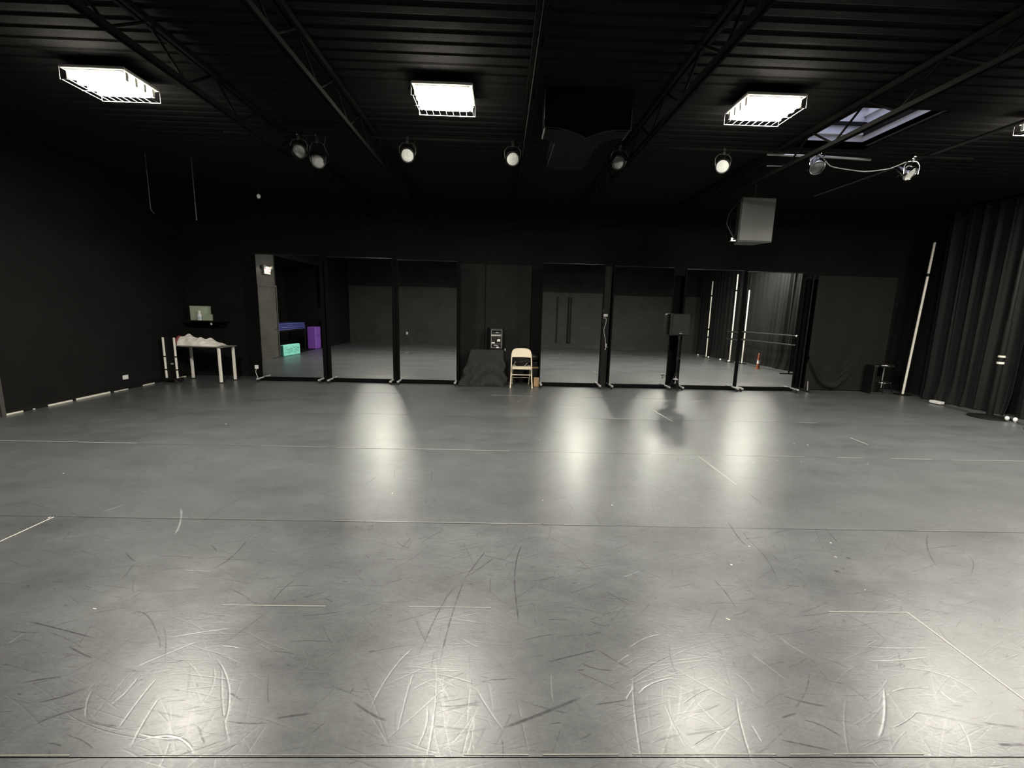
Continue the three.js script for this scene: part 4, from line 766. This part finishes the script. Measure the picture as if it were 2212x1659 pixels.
{
  const t = thing('light_stand', 'black pole stand with two white tape bands in front of the curtain', 'stand', [7.99, 0, -6.86]);
  mesh('pole', [rod([0, 0.02, 0], [0, 1.55, 0], 0.042, 16), rod([0, 1.5, 0], [0, 2.7, 0], 0.03, 16)], M.steelBlack, t);
  each('tape_band', [rod([0, 0.985, 0], [0, 1.015, 0], 0.044, 18), rod([0, 0.88, 0], [0, 0.915, 0], 0.0445, 18)], M.whiteTape, t);
  mesh('base_plate', lathe([[0.0005, 0], [0.26, 0], [0.26, 0.018], [0.06, 0.035], [0.0005, 0.04]], 36), M.steelBlack, t);
  for (const [dx, dz] of [[-0.02, 0.27], [0.02, 0.35]]) mesh('round_foot', new THREE.SphereGeometry(0.028, 18, 12).scale(1, 1.2, 1).translate(dx, 0.055, dz), M.whitePlastic, t);
  mesh('foot_bar', rbox(0.05, 0.02, 0.2, 0.0, 0.011, 0.31, 0.006), M.chrome, t);
  const w = mesh('foam_block', rbox(0.10, 0.05, 0.20, 8.16, 0.035, -7.92, 0.008), M.whitePlastic);
  tag(w, 'small flat white block on the floor against the curtain hem', 'block');
  mesh('stand_pad', rbox(0.12, 0.008, 0.22, 0, 0, 0, 0.002, 1).translate(0, -0.027, 0), M.rubber, w).position.set(8.16, 0.035, -7.92);
}

// ---------------------------------------------------------------- what the mirrors show beside and behind the camera
{
  const e = thing('exit_sign', 'white exit sign with red letters and two emergency lamp heads above the grey door', 'exit sign', [XL + 0.03, 2.44, -5.32]);
  mesh('housing', rbox(0.05, 0.21, 0.34, 0.03, 0, 0, 0.01), M.whitePlastic, e);
  const cv = document.createElement('canvas'); cv.width = 256; cv.height = 160;
  const c = cv.getContext('2d'); c.fillStyle = '#f4efe6'; c.fillRect(0, 0, 256, 160); c.fillStyle = '#cf2a20'; c.font = 'bold 112px sans-serif'; c.textAlign = 'center'; c.textBaseline = 'middle'; c.fillText('EXIT', 128, 84);
  const ct = new THREE.CanvasTexture(cv); ct.colorSpace = THREE.SRGBColorSpace;
  const face = new THREE.Mesh(new THREE.PlaneGeometry(0.32, 0.195).rotateY(Math.PI / 2).translate(0.0562, 0, 0), new THREE.MeshStandardMaterial({ map: ct, roughness: 0.4, emissive: 0xffffff, emissiveMap: ct, emissiveIntensity: 0.004 }));
  face.name = 'sign_face'; face.castShadow = face.receiveShadow = true; e.add(face);
  const glow = new THREE.PointLight(0xffe9dd, 0.002, 6, 2); glow.position.set(0.12, 0, 0); glow.castShadow = true; e.add(glow);
  for (const s of [-1, 1]) {
    const h = mesh('lamp_head', lathe([[0.0005, -0.04], [0.035, -0.035], [0.05, 0.0], [0.05, 0.03], [0.046, 0.034]], 20).rotateZ(-Math.PI / 2).rotateZ(-0.3).translate(0.06, 0.09, s * 0.20), M.whitePlastic, e);
    mesh('lamp_lens', lathe([[0.0005, 0.036], [0.03, 0.033], [0.045, 0.028], [0.0005, 0.028]], 20).rotateZ(-Math.PI / 2).rotateZ(-0.3).translate(0.06, 0.09, s * 0.20), M.greyPlastic, h);
  }
  const sq = texture(256, 128, () => [0, 0, 0], true);
  const d = sq.image.data;
  for (let i = 0; i < 256 * 128; i++) { d[4 * i] = 140; d[4 * i + 1] = 226; d[4 * i + 2] = 212; d[4 * i + 3] = 255; }
  for (let k = 0; k < 46; k++) {                              // dark squiggle print, in two loose lines
    let x = 22 + 9.4 * (k % 23) + rr(-4, 4), y = k < 23 ? rr(30, 58) : rr(68, 100), a = rr(0, 6.28);
    for (let s = 0; s < 26; s++) { a += rr(-0.5, 0.5); x += Math.cos(a) * 0.8; y += Math.sin(a) * 0.8; for (let q = 0; q < 9; q++) { const i = (Math.round(y) + (q / 3 | 0)) * 256 + Math.round(x) + q % 3; if (i >= 0 && i < 32768) { d[4 * i] = 40; d[4 * i + 1] = 96; d[4 * i + 2] = 92; } } }
  }
  sq.needsUpdate = true;
  const turq = std(lin(0.27, 0.76, 0.66), 0.6);
  const m = thing('foam_mat', 'pale turquoise foam mat with a dark squiggle print on the alcove floor edge', 'mat', [-6.42, 0, -4.22], 0.1);
  mesh('core', rbox(0.12, 0.34, 0.90, 0, 0.17, 0, 0.03, 3), turq, m);
  const pm = new THREE.Mesh(new THREE.PlaneGeometry(0.84, 0.29).rotateY(Math.PI / 2).translate(0.0608, 0.17, 0), new THREE.MeshStandardMaterial({ map: sq, roughness: 0.6 })); pm.name = 'printed_face'; pm.castShadow = pm.receiveShadow = true; m.add(pm);
  const pu = thing('foam_mat', 'upright purple foam mat standing at the end of the alcove', 'mat', [-6.66, 0, -1.86]);
  const purple = std(lin(0.22, 0.08, 0.46), 0.6);
  mesh('core', rbox(0.30, 0.78, 0.46, 0, 0.39, 0, 0.03, 3), purple, pu);
  mesh('handle', tube([[0.155, 0.5, -0.08], [0.175, 0.49, -0.06], [0.175, 0.49, 0.06], [0.155, 0.5, 0.08]], 0.008, 20, 6), std(lin(0.12, 0.05, 0.28), 0.7), pu);
  const r = thing('mat_rack', 'black open rack under the dark blue mats in the alcove', 'rack', [-6.98, 0, -3.35]);
  mesh('top_shelf', rbox(0.56, 0.03, 1.9, 0, 0.72, 0, 0.006, 1), M.blackPlastic, r);
  for (const s of [-1, 1]) for (const q of [-1, 1]) mesh('leg', rbox(0.04, 0.705, 0.04, s * 0.25, 0.3525, q * 0.9, 0.005, 1), M.blackPlastic, r);
  const blue = std(lin(0.035, 0.042, 0.17), 0.45);
  const mk = (label, y, w) => { const t = thing('folded_mat', label, 'mat', [-6.98, y, -3.35], 0, 'dark blue folded mats');
    for (const z of [-0.475, 0.475]) mesh('mat_section', rbox(w, 0.105, 0.935, 0, 0.054, z, 0.02, 2), blue, t);
    each('stitched_edge', [box(0.004, 0.006, 1.86, w / 2, 0.09, 0), box(0.004, 0.006, 1.86, w / 2, 0.018, 0)], std(lin(0.22, 0.26, 0.62), 0.6), t); };
  mk('dark blue folded mat, lower of the two on the alcove rack', 0.736, 0.52);
  mk('dark blue folded mat, upper of the two on the alcove rack', 0.845, 0.50);
  const cone = thing('marker_cone', 'slim orange cone with a pale collar beside the pleated curtain', 'cone', [7.72, 0, -4.98]);
  mesh('cone_body', lathe([[0.05, 0.02], [0.044, 0.03], [0.034, 0.30], [0.02, 0.46], [0.0005, 0.465]], 24), std(lin(0.30, 0.08, 0.025), 0.6), cone);
  mesh('collar', lathe([[0.0410, 0.16], [0.0375, 0.25], [0.036, 0.255]], 24), M.whitePlastic, cone);
  mesh('base', rbox(0.12, 0.022, 0.12, 0, 0.011, 0, 0.008, 2), std(lin(0.25, 0.07, 0.03), 0.5), cone);
  for (const [x, n] of [[2.45, 'thin black conduit fixed to the rear block wall, shown in the mirror past the chair'], [2.98, 'thicker black conduit fixed to the rear block wall, next to the thin one']])
    pipe('wall_conduit', n, 'pipe', [[x, 0.25, ZR - 0.03], [x, 1.2, ZR - 0.03], [x, 2.2, ZR - 0.03]], x < 2.7 ? 0.03 : 0.075, M.blackPlastic);
  const so = thing('wall_socket', 'small white socket on the rear block wall, shown in the third mirror', 'socket', [-4.05, 0.42, ZR], Math.PI);
  mesh('plate', rbox(0.08, 0.11, 0.008, 0, 0, 0.004, 0.004), M.whitePlastic, so);
  each('socket_face', [rbox(0.034, 0.03, 0.006, 0, 0.025, 0.009, 0.003), rbox(0.034, 0.03, 0.006, 0, -0.025, 0.009, 0.003)], M.whitePlastic, so);
}

renderer.render(scene, camera);
